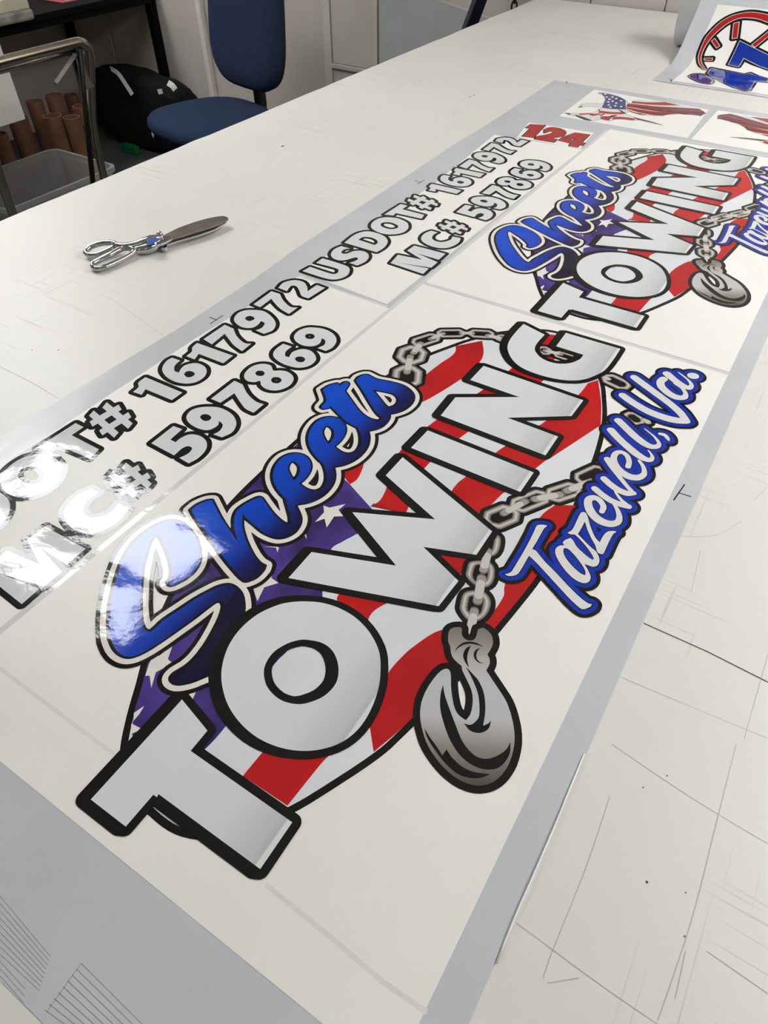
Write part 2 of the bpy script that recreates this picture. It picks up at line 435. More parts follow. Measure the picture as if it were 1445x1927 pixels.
table = tag(empty('work_table', (0, 1, 0)), 'long white laminate work table with scratched top carrying the printed sheets', 'table')
def child(o, par): o.parent = par; o.matrix_parent_inverse = par.matrix_world.inverted(); return o
def loc_parent(par): 
    par_m = Matrix.Translation(par.location)
    return par_m
bm = bmesh.new()
# top with a slightly chipped, hand sawn left edge
ys = [TY0]; 
while ys[-1] < TY1-.02: ys.append(min(TY1, ys[-1]+random.uniform(.03, .09)))
ys[-1] = TY1
edge = [(TX0+random.uniform(-.0022, .0022), y) for y in ys]
top = [(TX1, TY0)]; loop = edge[::-1]+top+[(TX1, TY1)]
up = [bm.verts.new((x, y-1, TZ)) for x, y in loop]; dn = [bm.verts.new((x, y-1, TZ-.022)) for x, y in loop]
bm.faces.new(up); bm.faces.new(dn[::-1])
for i in range(len(loop)): bm.faces.new((up[i-1], up[i], dn[i], dn[i-1]))
bmesh.ops.recalc_face_normals(bm, faces=bm.faces)
finish('table_top', bm, m_table, table)
m_leg = mat('table_leg_white', (205, 200, 190), .5)
bx('apron', (TX0+.30, TY0-.9, TZ-.13), (TX1-.08, TY1-1.1, TZ-.023), m_leg, table)
for x in (TX0+.34, TX1-.14):
    for y in (TY0-.8, .3, TY1-1.2): bx('leg', (x-.04, y-.04, 0), (x+.04, y+.04, TZ-.13), m_leg, table)
# marker and pencil lines drawn on the table
m_pen = mat('pen_line', (70, 68, 66), .6); m_pencil = mat('pencil_line', (192, 188, 180), .6)
def strip(pts, wd, z, name, m, par, off=(0, 0, 0)):
    bm = bmesh.new(); P = [Vector((p[0], p[1], 0)) for p in pts]; L = []
    for i, p in enumerate(P):
        d = (P[min(i+1, len(P)-1)]-P[max(i-1, 0)]).normalized(); n = Vector((-d.y, d.x, 0))*wd/2
        L.append([bm.verts.new((q.x-off[0], q.y-off[1], z-off[2])) for q in (p+n, p-n)])
    for a, b_ in zip(L, L[1:]): bm.faces.new((a[0], a[1], b_[1], b_[0]))
    for f in bm.faces:
        f.normal_update()
        if f.normal.z < 0: f.normal_flip()
    return finish(name, bm, m, par)
def px(*uv, z=TZ): return [tuple(at_z(u, v, z)[:2]) for u, v in uv]
OFF = (0, 1, 0)
strip(px((1211, 1173), (1330, 1226), (1445, 1284)), .0013, TZ+.0002, 'pen_line', m_pen, table, OFF)
for q in (((1385, 1400), (1345, 1560), (1300, 1735), (1238, 1920)), ((971, 1736), (1121, 1847), (1237, 1927)), ((1151, 1400), (1250, 1468), (1347, 1530), (1445, 1588)),
          ((1147, 1500), (1101, 1636), (1041, 1786), (1021, 1842)), ((1445, 1230), (1400, 1390)), ((1170, 1275), (1300, 1330), (1445, 1390)), ((0, 690), (60, 720), (110, 750)),
          ((205, 560), (320, 640)), ((1330, 1790), (1445, 1870)), ((1420, 940), (1445, 915)), ((1180, 1000), (1330, 1010), (1395, 980)), ((1030, 1850), (1090, 1840)), ((1300, 1115), (1318, 1035)), ((1270, 1880), (1290, 1790))):
    q = [(u+ (22 if False else 0), v) for u, v in q]
    q = [tuple(c) for c in crom(q, 6, False)]
    strip(px(*q), .0006, TZ+.0002, 'pencil_line', m_pencil, table, OFF)
for u, v, r in ((532, 275, .004), (885, 182, .003), (892, 179, .003), (1217, 1660, .001), (1290, 1680, .0006), (1255, 1460, .0007), (1210, 1482, .0007), (1288, 1762, .0007), (110, 659, .0012), (60, 659, .001), (338, 1650, .0006), (735, 80, .003), (1266, 25, .003)):
    p = at_z(u, v); bm = bmesh.new(); bmesh.ops.create_circle(bm, cap_ends=True, segments=8, radius=r, matrix=Matrix.Translation((p.x, p.y-1, TZ+.0002)))
    finish('ink_speck', bm, m_pen, table)

# ================================================================ the printed decal sheet
m_liner = ink('release_liner', (199, 202, 206), (194, 197, 201), 8., .2); m_liner.node_tree.nodes['Principled BSDF'].inputs['Specular IOR Level'].default_value = .9
m_film = ink('white_vinyl', (238, 236, 230), (235, 233, 227), 5., .38); m_film.node_tree.nodes['Principled BSDF'].inputs['Specular IOR Level'].default_value = .3
I_BLACK = ink('ink_black', (13, 12, 13)); I_WHITE = ink('ink_white', (226, 224, 221)); I_GREY = ink('ink_letter_grey', (217, 219, 220), (213, 216, 217), 4.)
I_RED = ink('ink_red', (200, 20, 26), (176, 18, 24), 9.); I_BLUE = ink('ink_royal_blue', (2, 46, 152)); I_PURPLE = ink('ink_canton_purple', (80, 60, 146), (50, 38, 96), 16.)
I_CREAM = ink('ink_cream', (233, 228, 220)); I_STEEL = ink('ink_chain_shade', (112, 105, 98)); I_STEEL2 = ink('ink_chain_mid', (158, 151, 144)); I_STEEL3 = ink('ink_chain_light', (202, 198, 192))
I_DRED = ink('ink_dark_red', (150, 28, 32), (165, 30, 34), 30.); I_PALE = ink('ink_flag_white', (224, 226, 228), (214, 217, 221), 7.)
I_MAROON = ink('ink_maroon', (92, 30, 42), (120, 40, 52), 60.); I_NAVY = ink('ink_navy', (40, 48, 110), (58, 66, 132), 60.)
I_NUM = ink('ink_number_grey', (219, 221, 222), (215, 217, 218), 6.)
m_cut = ink('cut_shade', (225, 223, 217), (221, 219, 214), 30., .3); m_seam = ink('liner_seam', (220, 219, 216), (214, 213, 211), 10.)
SHEET = tag(empty('decal_sheet', (0, 0, TZ)), 'long glossy printed decal sheet with towing emblems and number lines lying on the white table', 'decal sheet')
class Z:                                    # heights of the layers above the table
    liner, film, print = .0004, .0006, .00075
STEP = .00003
def zl(n): return Z.print + STEP*n          # children of SHEET carry heights relative to the table
lin_l = [at_z(u, v) for u, v in ((0, 823), (129, 742), (330, 622), (480, 524), (560, 466), (722, 360), (862, 267), (940, 220), (1043, 151))]
YN = at_z(40, 1885).y; XR = .0112
liner = [(XR, YN), (XR, at_z(1043, 151).y)] + [(p.x, p.y) for p in lin_l[::-1]] + [(-.762, .15), (-.76, YN)]
liner = [liner[1]]+liner[2:]+[liner[0]]
lo = flat('liner', [liner], Z.liner, m_liner, SHEET)
def film(pts, z=Z.film, name='film_panel', m=None): return flat(name, [pts], z, m or m_film, SHEET)
XF = -.0158; XD0, XD1 = -.5055, -.5125                  # right film edge; gap between emblems and number strip
GAPA, GAPB = .0345, at_z(798, 533).y
g = .0045
film([(XF, GAPA), (XF, GAPB-g), (XD0, GAPB-g), (XD0, GAPA)])
YT = at_z(1143, 243).y
film([(XF, GAPB+g), (XF, YT), (XD0, YT), (XD0, GAPB+g)])
fl = [(at_z(u, v).x, at_z(u, v).y) for u, v in ((0, 880), (210, 741), (370, 636), (562, 512))]
ys2 = at_z(640, 540).y
q0, q1 = at_z(728, 580), at_z(561, 521)
film([(XD1, GAPA+.0), (XD1, q0.y)] + [(q1.x, q1.y)] + fl[::-1][1:] + [(fl[0][0]-.004, .1), (fl[0][0]-.004, GAPA)])
f2 = [(at_z(u, v).x, at_z(u, v).y) for u, v in ((728, 573), (566, 512), (566, 512), (720, 415), (825, 340), (930, 254), (1090, 281))]
film([f2[0], (XD1, at_z(1095, 281).y)] + [f2[5], f2[4], f2[3], f2[1]])
p124 = px((995, 231), (1117, 250), (1091, 281), (972, 259)); film(p124)
e1 = px((1118, 169), (1334, 207), (1293, 260), (1052, 219)); film(e1)
ex, ey = max(p[0] for p in (e1[1], e1[2])), 0
e2 = px((1340, 208), (1445, 227)); yT1 = (e1[0][1]+e1[1][1])/2; yT0 = (e1[2][1]+e1[3][1])/2
film([(ex+.010, yT1), (ex+.010, yT0), (XF, yT0), (XF, yT1)])
for q in (((800, 533), (1371, 705)), ((563, 519), (637, 548), (728, 578)), ((1143, 243), (1300, 268), (1445, 294))):
    strip(px(*q), .007, Z.film-.00006, 'cut_gap', m_seam, SHEET)
strip([((XD0+XD1)/2, GAPA), ((XD0+XD1)/2, YT)], .0072, Z.film-.00006, 'cut_gap', m_seam, SHEET)
# faint joins where the film was cut, seen as soft grey lines
strip(px((0, 1258), (150, 1372), (232, 1432)), .0035, Z.film+.00005, 'cut_line', m_cut, SHEET)
strip(px((500, 1665), (620, 1762), (720, 1848), (803, 1905)), .0035, Z.film+.00005, 'cut_line', m_cut, SHEET)
# thin white tube paints the glint along the liner's curled right edge
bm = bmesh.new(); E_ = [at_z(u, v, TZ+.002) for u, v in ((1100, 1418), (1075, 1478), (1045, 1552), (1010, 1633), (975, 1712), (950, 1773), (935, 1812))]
tube(bm, [Vector((p.x, p.y, .0012+.0012*math.sin(math.pi*i/6))) for i, p in enumerate(E_)], .0007, 8); bmesh.ops.recalc_face_normals(bm, faces=bm.faces); finish('liner_edge_glint', bm, mat('edge_glint_white', (246, 246, 244), .2), SHEET, smooth=True)
# printed registration marks and ruled lines on the liner
m_mark = ink('ink_mark', (40, 38, 38)); m_rule = ink('ink_rule', (160, 160, 155))
for q in (((1288, 912), (1267, 942)), ((1277, 928), (1300, 935))), (((395, 610), (420, 594)), ((394, 597), (408, 603))), (((785, 347), (799, 339)), ((780, 340), (792, 344))), (((1062, 154), (1070, 156)), ((1066, 153), (1066, 158))):
    for a in q: strip(px(*a), .0016, Z.liner+.00006, 'register_mark', m_mark, SHEET)
for i in range(12):
    t0 = i*13
    strip(px((max(0, 0), 1686+t0*1.05), (95-t0*.2, 1800+t0*.62)) if i < 9 else px((0, 1686+t0*1.05), (60-t0*.1, 1745+t0)), .0005, Z.liner+.00006, 'ruled_line', m_rule, SHEET)
for i in range(9):
    a = (153-i*8.5, 1813+i*11); strip(px(a, (262-i*18+10, 1932)), .0006, Z.liner+.00006, 'ruled_line', m_rule, SHEET)
strip(px((153, 1813), (88, 1905)), .0005, Z.liner+.00006, 'ruled_line', m_rule, SHEET)

# ---------------------------------------------------------------- the towing emblem
OVAL = [tuple(at_z(u, v)[:2]) for u, v in (p[:2] for p in crom([(q, r) for q, r in ((251, 1352), (269, 1287), (285, 1225), (315, 1150), (370, 1040), (440, 950), (530, 862), (620, 785), (720, 718), (797, 676),
        (858, 652), (884, 643), (935, 630), (1000, 624), (1052, 630), (1095, 658), (1125, 712), (1132, 755), (1131, 800), (1115, 862), (1085, 935), (1045, 1025), (1007, 1088), (968, 1138), (929, 1185), (860, 1268),
        (760, 1367), (703, 1418), (600, 1486), (543, 1519), (470, 1553), (400, 1566), (338, 1556), (286, 1518), (252, 1478), (240, 1420))], 5))]
fo = loopfield([[OVAL]], .012)
EMB = flat('towing_emblem', fo.contour(.0062), zl(0), I_BLACK, SHEET)
def sub(name, loops, layer, m): return flat(name, loops, zl(layer), m, EMB)
sub('flag_field', [OVAL], 1, I_PALE)
CANTON = tr('p 642,892 658,912 702,961* 690,985 675,1003 645,1020 622,1036 608,1080 607,1112 600,1150 543,1223 513,1255 419,1375 385,1412* 300,1450 250,1420* 251,1352 269,1287 285,1225 315,1150 370,1040 440,950 530,862 600,803*')
sub('flag_canton', [CANTON], 2, I_PURPLE)
STRIPES = ['E 1190,48* 1187,90 1150,130 1060,190 900,315 800,390* 830,470* 940,470* 1000,440 1150,350 1280,260 1370,170 1400,100 1390,8*',
           'D 860,440* 850,490 810,570 755,610* 690,530* 700,480*',
           'p 1017,628* 1008,650 966,691 900,740 821,791 751,852 728,917 715,942 697,954* 730,960* 763,968* 770,952 798,883 880,814 960,760 1022,717 1045,670 1050,632*',
           'p 1106,722* 1087,745 1050,775 1015,801 951,840 931,854 876,898 859,912 845,935 822,1000 700,1075 639,1118 634,1150 614,1268 587,1306 491,1420 457,1461* 541,1517* 600,1443 650,1380 690,1250 692,1169 728,1136 800,1112 865,1084 890,1020 903,968 926,949 948,928 1007,883 1026,868 1040,860 1130,801* 1131,760 1125,716*',
           'p 1044,951* 1016,974 970,1040 950,1100 948,1120 941,1134 932,1147 909,1176* 842,1182* 814,1193 784,1213 760,1233 730,1268 705,1320 696,1360 697,1376 703,1416* 760,1367 860,1268 929,1185 968,1138 1007,1088 1045,1025 1085,952*']
for s_ in STRIPES: sub('flag_stripe', [tr(s_)], 2, I_RED)
sub('flag_fold', [tr('p 703,948* 730,957 765,968* 740,963* 697,954*')], 3, I_DRED)
for s_ in ('D 555,770* 600,785* 722,758* 668,802* 705,850* 635,852* 580,935* 563,868* 490,895* 560,820*', 'C 545,905* 640,850* 715,738* 683,835* 737,872* 630,905* 578,1010*',
           'B 622,540* 585,645* 635,690* 540,720* 495,745* 460,862* 448,770* 415,772* 440,690* 470,625* 520,620*', 'B 407,998* 370,1060* 325,1112* 330,1050*', 'F 362,222* 425,255* 355,285*',
           'C 620,598* 715,600* 740,603* 730,642* 718,606*', 'C 930,508* 945,505* 950,542*', 'B 797,893* 768,955* 733,912*'):
    sub('flag_star', [trp(s_)], 3, I_CREAM)

# chains
def ascale(u, v):
    a, b_, c = at_z(u, v), at_z(u+1, v), at_z(u, v+1)
    return math.sqrt(abs((b_.x-a.x)*(c.y-a.y)-(b_.y-a.y)*(c.x-a.x)))
def ring_pts(win, a, b_, hw, wire=.54):
    ox, oy, s = WIN[win]; A = np.array(at_z(ox+a[0]/s, oy+a[1]/s)[:2]); B = np.array(at_z(ox+b_[0]/s, oy+b_[1]/s)[:2])
    HW = hw/s*ascale(ox+(a[0]+b_[0])/2/s, oy+(a[1]+b_[1])/2/s); r = HW*wire/2
    d = B-A; L = np.linalg.norm(d); d /= L; n = np.array((-d[1], d[0])); hl = L/2-r; w_ = HW-r; c = (A+B)/2; k = min(hl, w_)*.62
    P = [(hl, w_-k), (hl-k, w_), (-hl+k, w_), (-hl, w_-k), (-hl, -w_+k), (-hl+k, -w_), (hl-k, -w_), (hl, -w_+k)]
    return [tuple(c+d*x+n*y) for x, y in P+P[:1]], r
def bar_pts(win, a, b_, hw):
    ox, oy, s = WIN[win]; A = at_z(ox+a[0]/s, oy+a[1]/s)[:2]; B = at_z(ox+b_[0]/s, oy+b_[1]/s)[:2]
    return [tuple(A), tuple(B)], hw/s*ascale(ox+a[0]/s, oy+a[1]/s)
RINGS = [('K', (142, 488), (115, 705), 110), ('K', (208, 305), (135, 482), 105), ('K', (178, 292), (430, 212), 62), ('K', (402, 192), (675, 188), 54), ('K', (700, 188), (950, 202), 54), ('K', (955, 240), (1080, 230), 48),
         ('J', (480, 330), (600, 400), 52), ('J', (630, 385), (850, 455), 48),
         ('L', (290, 150), (560, 275), 76), ('L', (520, 520), (690, 640), 70),
         ('I', (640, 985), (865, 890), 84), ('I', (825, 880), (1075, 780), 66), ('I', (1070, 805), (1300, 730), 66), ('I', (1275, 690), (1470, 600), 55)]
BARS = [('K', (160, 405), (128, 560), 25), ('K', (255, 285), (190, 375), 25), ('K', (470, 192), (345, 245), 18), ('K', (635, 188), (745, 190), 18), ('K', (885, 212), (1015, 240), 22),
        ('J', (540, 365), (700, 400), 20), ('L', (715, 590), (745, 620), 26), ('L', (305, 165), (350, 185), 20),
        ('I', (765, 918), (925, 830), 23), ('I', (980, 818), (1170, 782), 25), ('I', (1200, 762), (1385, 690), 25),
        ('O', (745, 440), (680, 720), 55), ('O', (655, 820), (595, 1165), 60), ('O', (552, 1290), (478, 1660), 60)]
HALF = tr('O 885,205* 925,250 930,330 905,430 850,500 770,525* 755,450* 800,420 820,350 840,260')
RF = [tr('O 480,600 620,575 760,590 845,700 820,880 720,960 560,930 430,800 445,690', 3), tr('O 600,640 720,660 745,720 710,860 580,870 530,800 555,680', 3)]
RG = [tr('O 400,1040 560,1000 700,1030 785,1150 760,1300 640,1430 470,1440 350,1300 345,1200', 3), tr('O 500,1090 640,1110 675,1160 640,1310 570,1350 460,1290 470,1150', 3)]
allc = []; links = []
for rg in RINGS: P, r = ring_pts(*rg); allc.append((P, r)); links.append((P, r, 'ring'))
for ba in BARS: P, r = bar_pts(*ba); allc.append((P, r)); links.append((P, r, 'bar'))
pts = np.array([p for P, r in allc for p in P]); mg = .03
cf = Field(pts[:, 0].min()-mg, pts[:, 0].max()+mg, pts[:, 1].min()-mg, pts[:, 1].max()+mg)
for P, r in allc: cf.stroke(P, [r]*len(P))
for rg in RINGS:                                            # black shows through the eye of every link
    P, r = ring_pts(*rg); cf.add([P[:-1]])
for sh in ([HALF], [RF[0]], [RG[0]]): cf.add(sh)
sub('chain_outline', cf.contour(.0048), 4, I_BLACK)
for P, r, kind in links:
    f = Field(min(p[0] for p in P)-.02, max(p[0] for p in P)+.02, min(p[1] for p in P)-.02, max(p[1] for p in P)+.02, .0005)
    f.stroke(P, [r]*len(P))
    o = sub('chain_link', f.contour(0), 5 if kind == 'ring' else 7, I_STEEL)
    if kind == 'ring':
        sub('link_shine', f.contour(-r*.30), 6, I_STEEL2); sub('link_shine', f.contour(-r*.68), 6.5, I_STEEL3)
    else:
        A, B = np.array(P[0]), np.array(P[1]); f2_ = Field(f.x[0], f.x[-1], f.y[0], f.y[-1], .0005)
        f2_.stroke([tuple(A+(B-A)*.06), tuple(A+(B-A)*.94)], [r*.97]*2); sub('link_shine', f2_.contour(0), 7.4, I_STEEL2)
        f2_ = Field(f.x[0], f.x[-1], f.y[0], f.y[-1], .0005)
        f2_.stroke([tuple(A+(B-A)*.25), tuple(A+(B-A)*.75)], [r*.9]*2); sub('link_shine', f2_.contour(0), 7.8, I_STEEL3)
for sh in ([HALF], RF, RG):
    sub('chain_link', sh, 5, I_STEEL)
    f = loopfield([sh], .01, .0005); sub('link_shine', f.contour(-.0012), 6, I_STEEL2); sub('link_shine', f.contour(-.0028), 6.5, I_STEEL3)

# tow hook
HOOK = tr('P 455,215 470,150 520,120 580,115* 600,130* 600,200 640,245 690,258 740,230 765,140* 820,125 880,165 915,220 920,290 895,350 862,402* 885,440 885,500 850,565* 900,640 980,760 1060,890 1110,1030 1140,1180 1142,1320 1110,1470 1060,1580 980,1680 880,1740 760,1758 650,1735 540,1680 420,1580 320,1460 240,1330 195,1200 170,1080 168,980 185,880 230,770 300,660 370,580 430,548 470,562 485,610 485,700 495,820 520,940 560,1020 640,1082* 690,1010 712,880 700,780 660,680 605,570 597,520* 560,490 510,440 485,380 480,320 460,275')
hf = loopfield([[HOOK]], .014)
sub('tow_hook_outline', hf.contour(.0064), 8, I_BLACK)
hk0, hk1 = at_z(880, 1185), at_z(880, 1475)
I_HOOK = ink_fade('ink_hook', [(0, (125, 116, 110)), (.12, (150, 141, 134)), (.22, (178, 173, 168)), (.38, (190, 190, 191)), (.62, (190, 189, 188)), (.8, (140, 134, 128)), (1, (84, 76, 72))], (hk0.x, hk0.y), (hk1.x, hk1.y))
sub('tow_hook', hf.contour(0), 9, I_HOOK)
for s_ in ('P 520,375* 560,315 620,275 690,268 760,285 828,325* 760,302 690,290 620,300 560,335', 'P 692,308* 640,340 612,400 620,450 645,500 672,535* 655,460 660,390', 'P 798,333* 745,350 722,395 732,445 775,485 835,492* 785,478 755,445 750,400 768,355',
           'P 640,528* 700,590 770,670 820,780 840,900 838,1020 818,1138* 870,1115 902,1082* 880,1160 820,1205 750,1212 680,1185 620,1115* 690,1128 745,1090 778,1030 778,900 760,790 700,640',
           'P 403,715* 425,830 470,960 530,1120 600,1290 690,1410 780,1470 880,1478 980,1440 1060,1380 1100,1308* 1095,1420 1040,1520 960,1580 860,1592 760,1570 660,1515 560,1420 470,1270 405,1090 375,950 378,820',
           'P 210,1163* 270,1260 340,1355 397,1445* 440,1382* 500,1470 600,1560 720,1615 893,1640* 800,1675 700,1680 560,1640 430,1530 320,1390 240,1260'):
    sub('hook_shade', [tr(s_)], 10, I_BLACK)

# "Sheets" script
SCRIPT = {'S': [tr('A 590,670* 610,692 660,675 730,635 790,580 825,510 828,430 805,350 760,280 700,225 630,203 560,212 470,255 380,320 300,410 240,520 200,640 170,760 152,880 148,990 155,1080 B 160,500 185,560 225,605 280,628 340,622 430,580 540,510 660,425 780,340 880,262 930,225 962,210 992,214 1008,238 1005,280 980,350 930,450 870,550 800,640 735,700 680,735 640,760 618,792 635,820 680,830 760,815 850,780 960,730* 1060,600* 1140,400* 1152,300 1155,230 1140,160 1100,110 1050,88 990,95 920,125 800,190 680,270 560,350 500,405 455,440 415,425 393,380 382,310 380,230 383,150 A 390,640 405,540 430,440 460,355 500,315 530,330 560,390 590,460 608,520 618,580 616,630')],
          'h': [tr('C 80,325* 130,285 200,255 240,250* 265,300 300,370 350,450 395,510 430,565* 410,490 402,430 405,380 425,330 470,290 530,255 590,228 615,235* 640,270 690,340 750,400 800,430 830,432* 828,380 812,320 792,250* 865,270* 870,300 890,340 905,390 895,440 860,490 800,525 740,535 680,520 620,490 560,440 500,390 470,352* 465,420 470,470 490,540 520,610 560,680 600,725 635,745* 620,780 570,830 510,858 485,858* 440,820 370,740 300,650 230,550 160,450 110,380')]}
E1 = 'D 270,720* 240,690 205,645 180,590 175,530 195,470 240,415 300,385 360,380 415,395 450,430 462,480 445,530 410,575 372,607* 410,635 450,655 500,660 548,640 575,592 578,530 560,470 535,435* 620,460* 635,500 640,550 625,610 580,670 520,715 440,748 345,764*'
E1H = 'D 325,440 358,455 378,490 368,540 335,582* 308,545 288,495 300,455'
def moved(txt, dx, dy, sc=1.0, cx=375, cy=560):
    out = []
    for tok in txt.split():
        if ',' not in tok: out.append(tok); continue
        c = '*' if tok.endswith('*') else ''; x, y = map(float, tok.rstrip('*').split(','))
        out.append('%g,%g%s' % ((x-cx)*sc+cx+dx, (y-cy)*sc+cy+dy, c))
    return ' '.join(out)
SCRIPT['e'] = [tr(E1), tr(E1H)]
SCRIPT['e2'] = [tr(moved(E1, 262, -278, .985)), tr(moved(E1H, 258, -272, .97))]
SCRIPT['t'] = [tr('E 190,378* 240,347 300,330* 318,352* 345,328 372,320 386,335 375,360 355,388* 400,450 450,520 500,570 560,602 620,608 660,570* 690,560* 690,590 670,625 630,660 570,682 505,688* 440,660 370,620 300,555 250,502* 240,515 195,524* 180,508 213,470* 213,440')]
SCRIPT['s'] = [tr('E 440,312* 460,285 500,268 530,266* 600,300 700,320 790,345 850,385 875,430 860,480 810,525 750,550 690,562* 650,600* 600,560 540,470 490,385'), tr('E 566,379* 660,395 730,415 762,455 742,495 690,516* 660,495 615,440')]
sf = loopfield(list(SCRIPT.values()), .020, .0007)
sfs = sf.shifted((-.0014, -.0010), 3)
sub('script_shadow', sfs.contour(.0121), 11, I_BLACK)
sub('script_outline', sfs.contour(.0077), 12, I_CREAM)
sub('script_inline', sfs.contour(.0022), 13, I_BLACK)
b0, b1 = at_z(*[WIN['C'][i]+(485, 858)[i]/4.0028 for i in (0, 1)]), at_z(*[WIN['E'][i]+(760, 550)[i]/4.0028 for i in (0, 1)])
bn = Vector((-(b1.y-b0.y), b1.x-b0.x, 0)).normalized()
if bn.x > 0: bn = -bn                                         # towards the top of the letters
I_SCRIPT = ink_fade('ink_script_blue', [(0, (10, 12, 48)), (.20, (6, 26, 104)), (.42, (2, 58, 178)), (1, (0, 76, 205))], (b0.x-bn.x*.004, b0.y-bn.y*.004), (b0.x+bn.x*.09, b0.y+bn.y*.09))
for i, (nm, lp) in enumerate(SCRIPT.items()): sub('script_letter', lp, 14+i*.25, I_SCRIPT)

# "TOWING" block letters
BLOCK = [('F 655,85* 802,265* 705,382* 1292,795* 1107,1065* 520,632* 510,650* 490,635* 330,820* 128,663*', None),
         ('G 745,88 860,98 980,135 1100,205 1200,310 1265,440 1278,570 1260,720 1200,880 1110,1010 990,1100 840,1148 680,1155 520,1120 380,1050 260,940 180,810 142,660 150,530 195,400 280,280 400,180 540,115 640,93', 'G 745,362 860,385 940,450 977,560 960,670 880,760 770,810 670,822 560,790 475,710 445,620 455,540 510,455 600,395 680,368'),
         ('H 795,70* 1335,518* 1240,660* 920,612* 1132,818* 1012,970* 105,800* 245,643* 755,725* 490,402* 990,445* 693,180*', None),
         ('I 240,338* 978,632* 885,768* 123,460*', None),
         ('I 330,235* 432,108* K 1180,790* 720,630* 845,497* J 915,850* 800,1003* 180,1020* I 1148,382* 1060,513*', None),
         ('J 335,108* 540,212* 470,290 445,340 455,385 510,440 600,480 700,495 800,485 880,450 915,408* 650,325* 745,195* 1275,350* 1210,450 1130,550 1050,600 930,645 800,658 640,640 480,600 330,540 240,470 190,390 180,320 210,250 270,175', None)]
shapes = [[tr(a)]+([tr(h)] if h else []) for a, h in BLOCK]
bf = loopfield(shapes, .018, .0007).shifted((-.0042, -.0020), 3)
sub('block_letter_outline', bf.contour(.0072), 16, I_BLACK)
for i, sh in enumerate(shapes):
    xm = max(p[0] for p in sh[0]); x_ = sum(p[0] for p in sh[0])/len(sh[0])
    m = ink_fade('ink_block_%d' % i, [(0, (220, 222, 222)), (.62, (214, 217, 217)), (.9, (196, 197, 196)), (.955, (186, 186, 184)), (.965, (222, 224, 224)), (1, (222, 224, 224))], (xm-.12, 0), (xm, 0))
    sub('block_letter', sh, 17, m)

# "Tazewell, Va." script
TAZ = {}
TAZ['T'] = ('poly', [tr('N 105,680* 150,668 185,640 240,550 300,450 360,340 410,240 435,180 470,160 540,165 550,175* 520,200 490,250 440,340 395,415* 440,440 520,540 640,660 760,790 860,890 930,950 985,985 1018,988* 1010,1010 980,1030 930,1045 890,1030 800,950 680,820 560,690 440,560 360,485* 330,540 290,610 250,670 210,692 150,698')])
TAZ['a'] = ('poly', [tr('N 712,345* 740,320 795,298* 825,330 860,390 920,450 980,500 1022,525 1036,512 1010,460 960,390 895,315 840,265* 868,255* 930,320 1000,390 1060,440 1092,500 1095,550 1070,590 1020,600 960,578 938,570* 980,640 1005,700 995,745 960,770 900,765 820,720 740,640 670,540 635,460 640,410 680,380 728,378*'), tr('N 725,412 760,410 810,450 870,520 920,590 950,650 948,690* 900,670 830,610 760,530 722,460')])
TAZ['z'] = ('poly', [tr('N 760,247* 810,215 850,140 890,55 912,30 950,35 975,80 1000,170 1050,290 1100,345* 1140,270 1190,230 1260,228 1275,236* 1240,260 1200,330 1160,420 1132,467 1085,457 1068,430* 1050,370 1010,300 970,210 945,128* 920,175 885,238 862,262 800,262')])
def stk(win, txt, n=8):
    ox, oy, s = WIN[win]; P = []
    for tok in txt.split():
        x, y, r = map(float, tok.split(',')); P.append((ox+x/s, oy+y/s, r/s))
    Q_ = [(a[0], a[1]) for a in P]; C = crom(Q_, n, False); out = []; R = []
    for i, c in enumerate(C):
        t = i/n; k = min(int(t), len(P)-2); r = P[k][2]+(P[k+1][2]-P[k][2])*(t-k)
        out.append(tuple(at_z(c[0], c[1])[:2])); R.append(r*ascale(c[0], c[1]))
    return out, R
TAZ['e'] = ('stroke', [stk('M', '1155,520,22 1170,470,24 1130,410,26 1075,388,28 1030,410,30 1030,470,34 1070,545,38 1140,605,40 1230,635,36 1300,620,28 1320,570,24 1300,500,18 1255,430,10')])
TAZ['w'] = ('stroke', [stk('Q', '425,1020,42 520,1100,42 640,1180,44 760,1230,44 880,1262,40'), stk('Q', '885,1262,30 800,1190,22 740,1120,18 700,1060,14'), stk('Q', '550,885,42 620,950,44 730,1030,46 850,1080,46 955,1082,30'), stk('Q', '950,1080,26 860,985,26 760,860,28 660,730,32 595,620,40')])
TAZ['e2'] = ('stroke', [stk('Q', '875,720,32 890,650,30 860,570,30 790,525,30 715,535,32 680,600,36 700,690,42 770,780,48 880,850,52 1000,870,46 1085,830,34 1095,760,26 1065,690,22 1025,640,18')])
TAZ['l'] = ('stroke', [stk('Q', '645,225,46 740,330,46 860,440,48 980,540,50 1080,605,46 1165,630,34 1205,600,24 1190,550,14 1150,500,10')])
TAZ['l2'] = ('stroke', [stk('Q', '745,95,46 850,195,46 960,300,48 1080,395,48 1180,445,42 1270,445,32 1295,400,22 1240,320,14 1170,260,10 1100,205,7')])
TAZ['comma'] = ('stroke', [stk('Q', '1310,275,22 1370,290,26 1410,330,24 1428,362,12')])
TAZ['V'] = ('stroke', [stk('L', '605,170,32 720,255,34 850,350,34 970,440,34 1070,530,34 1130,610,30'), stk('L', '490,352,34 600,430,36 740,510,38 880,565,40 1010,600,40 1120,610,34')])
TAZ['a2'] = ('stroke', [stk('L', '935,135,34 1000,190,32 1080,245,30 1150,275,26 1180,245,16 1140,190,10 1050,120,6'), stk('L', '900,185,30 868,215,30 880,265,32 950,330,34 1030,370,34 1105,370,26 1120,330,18 1080,275,14 1010,230,12')])
TAZ['dot'] = ('stroke', [stk('L', '1190,155,40 1202,154,40')])
glyphs = []
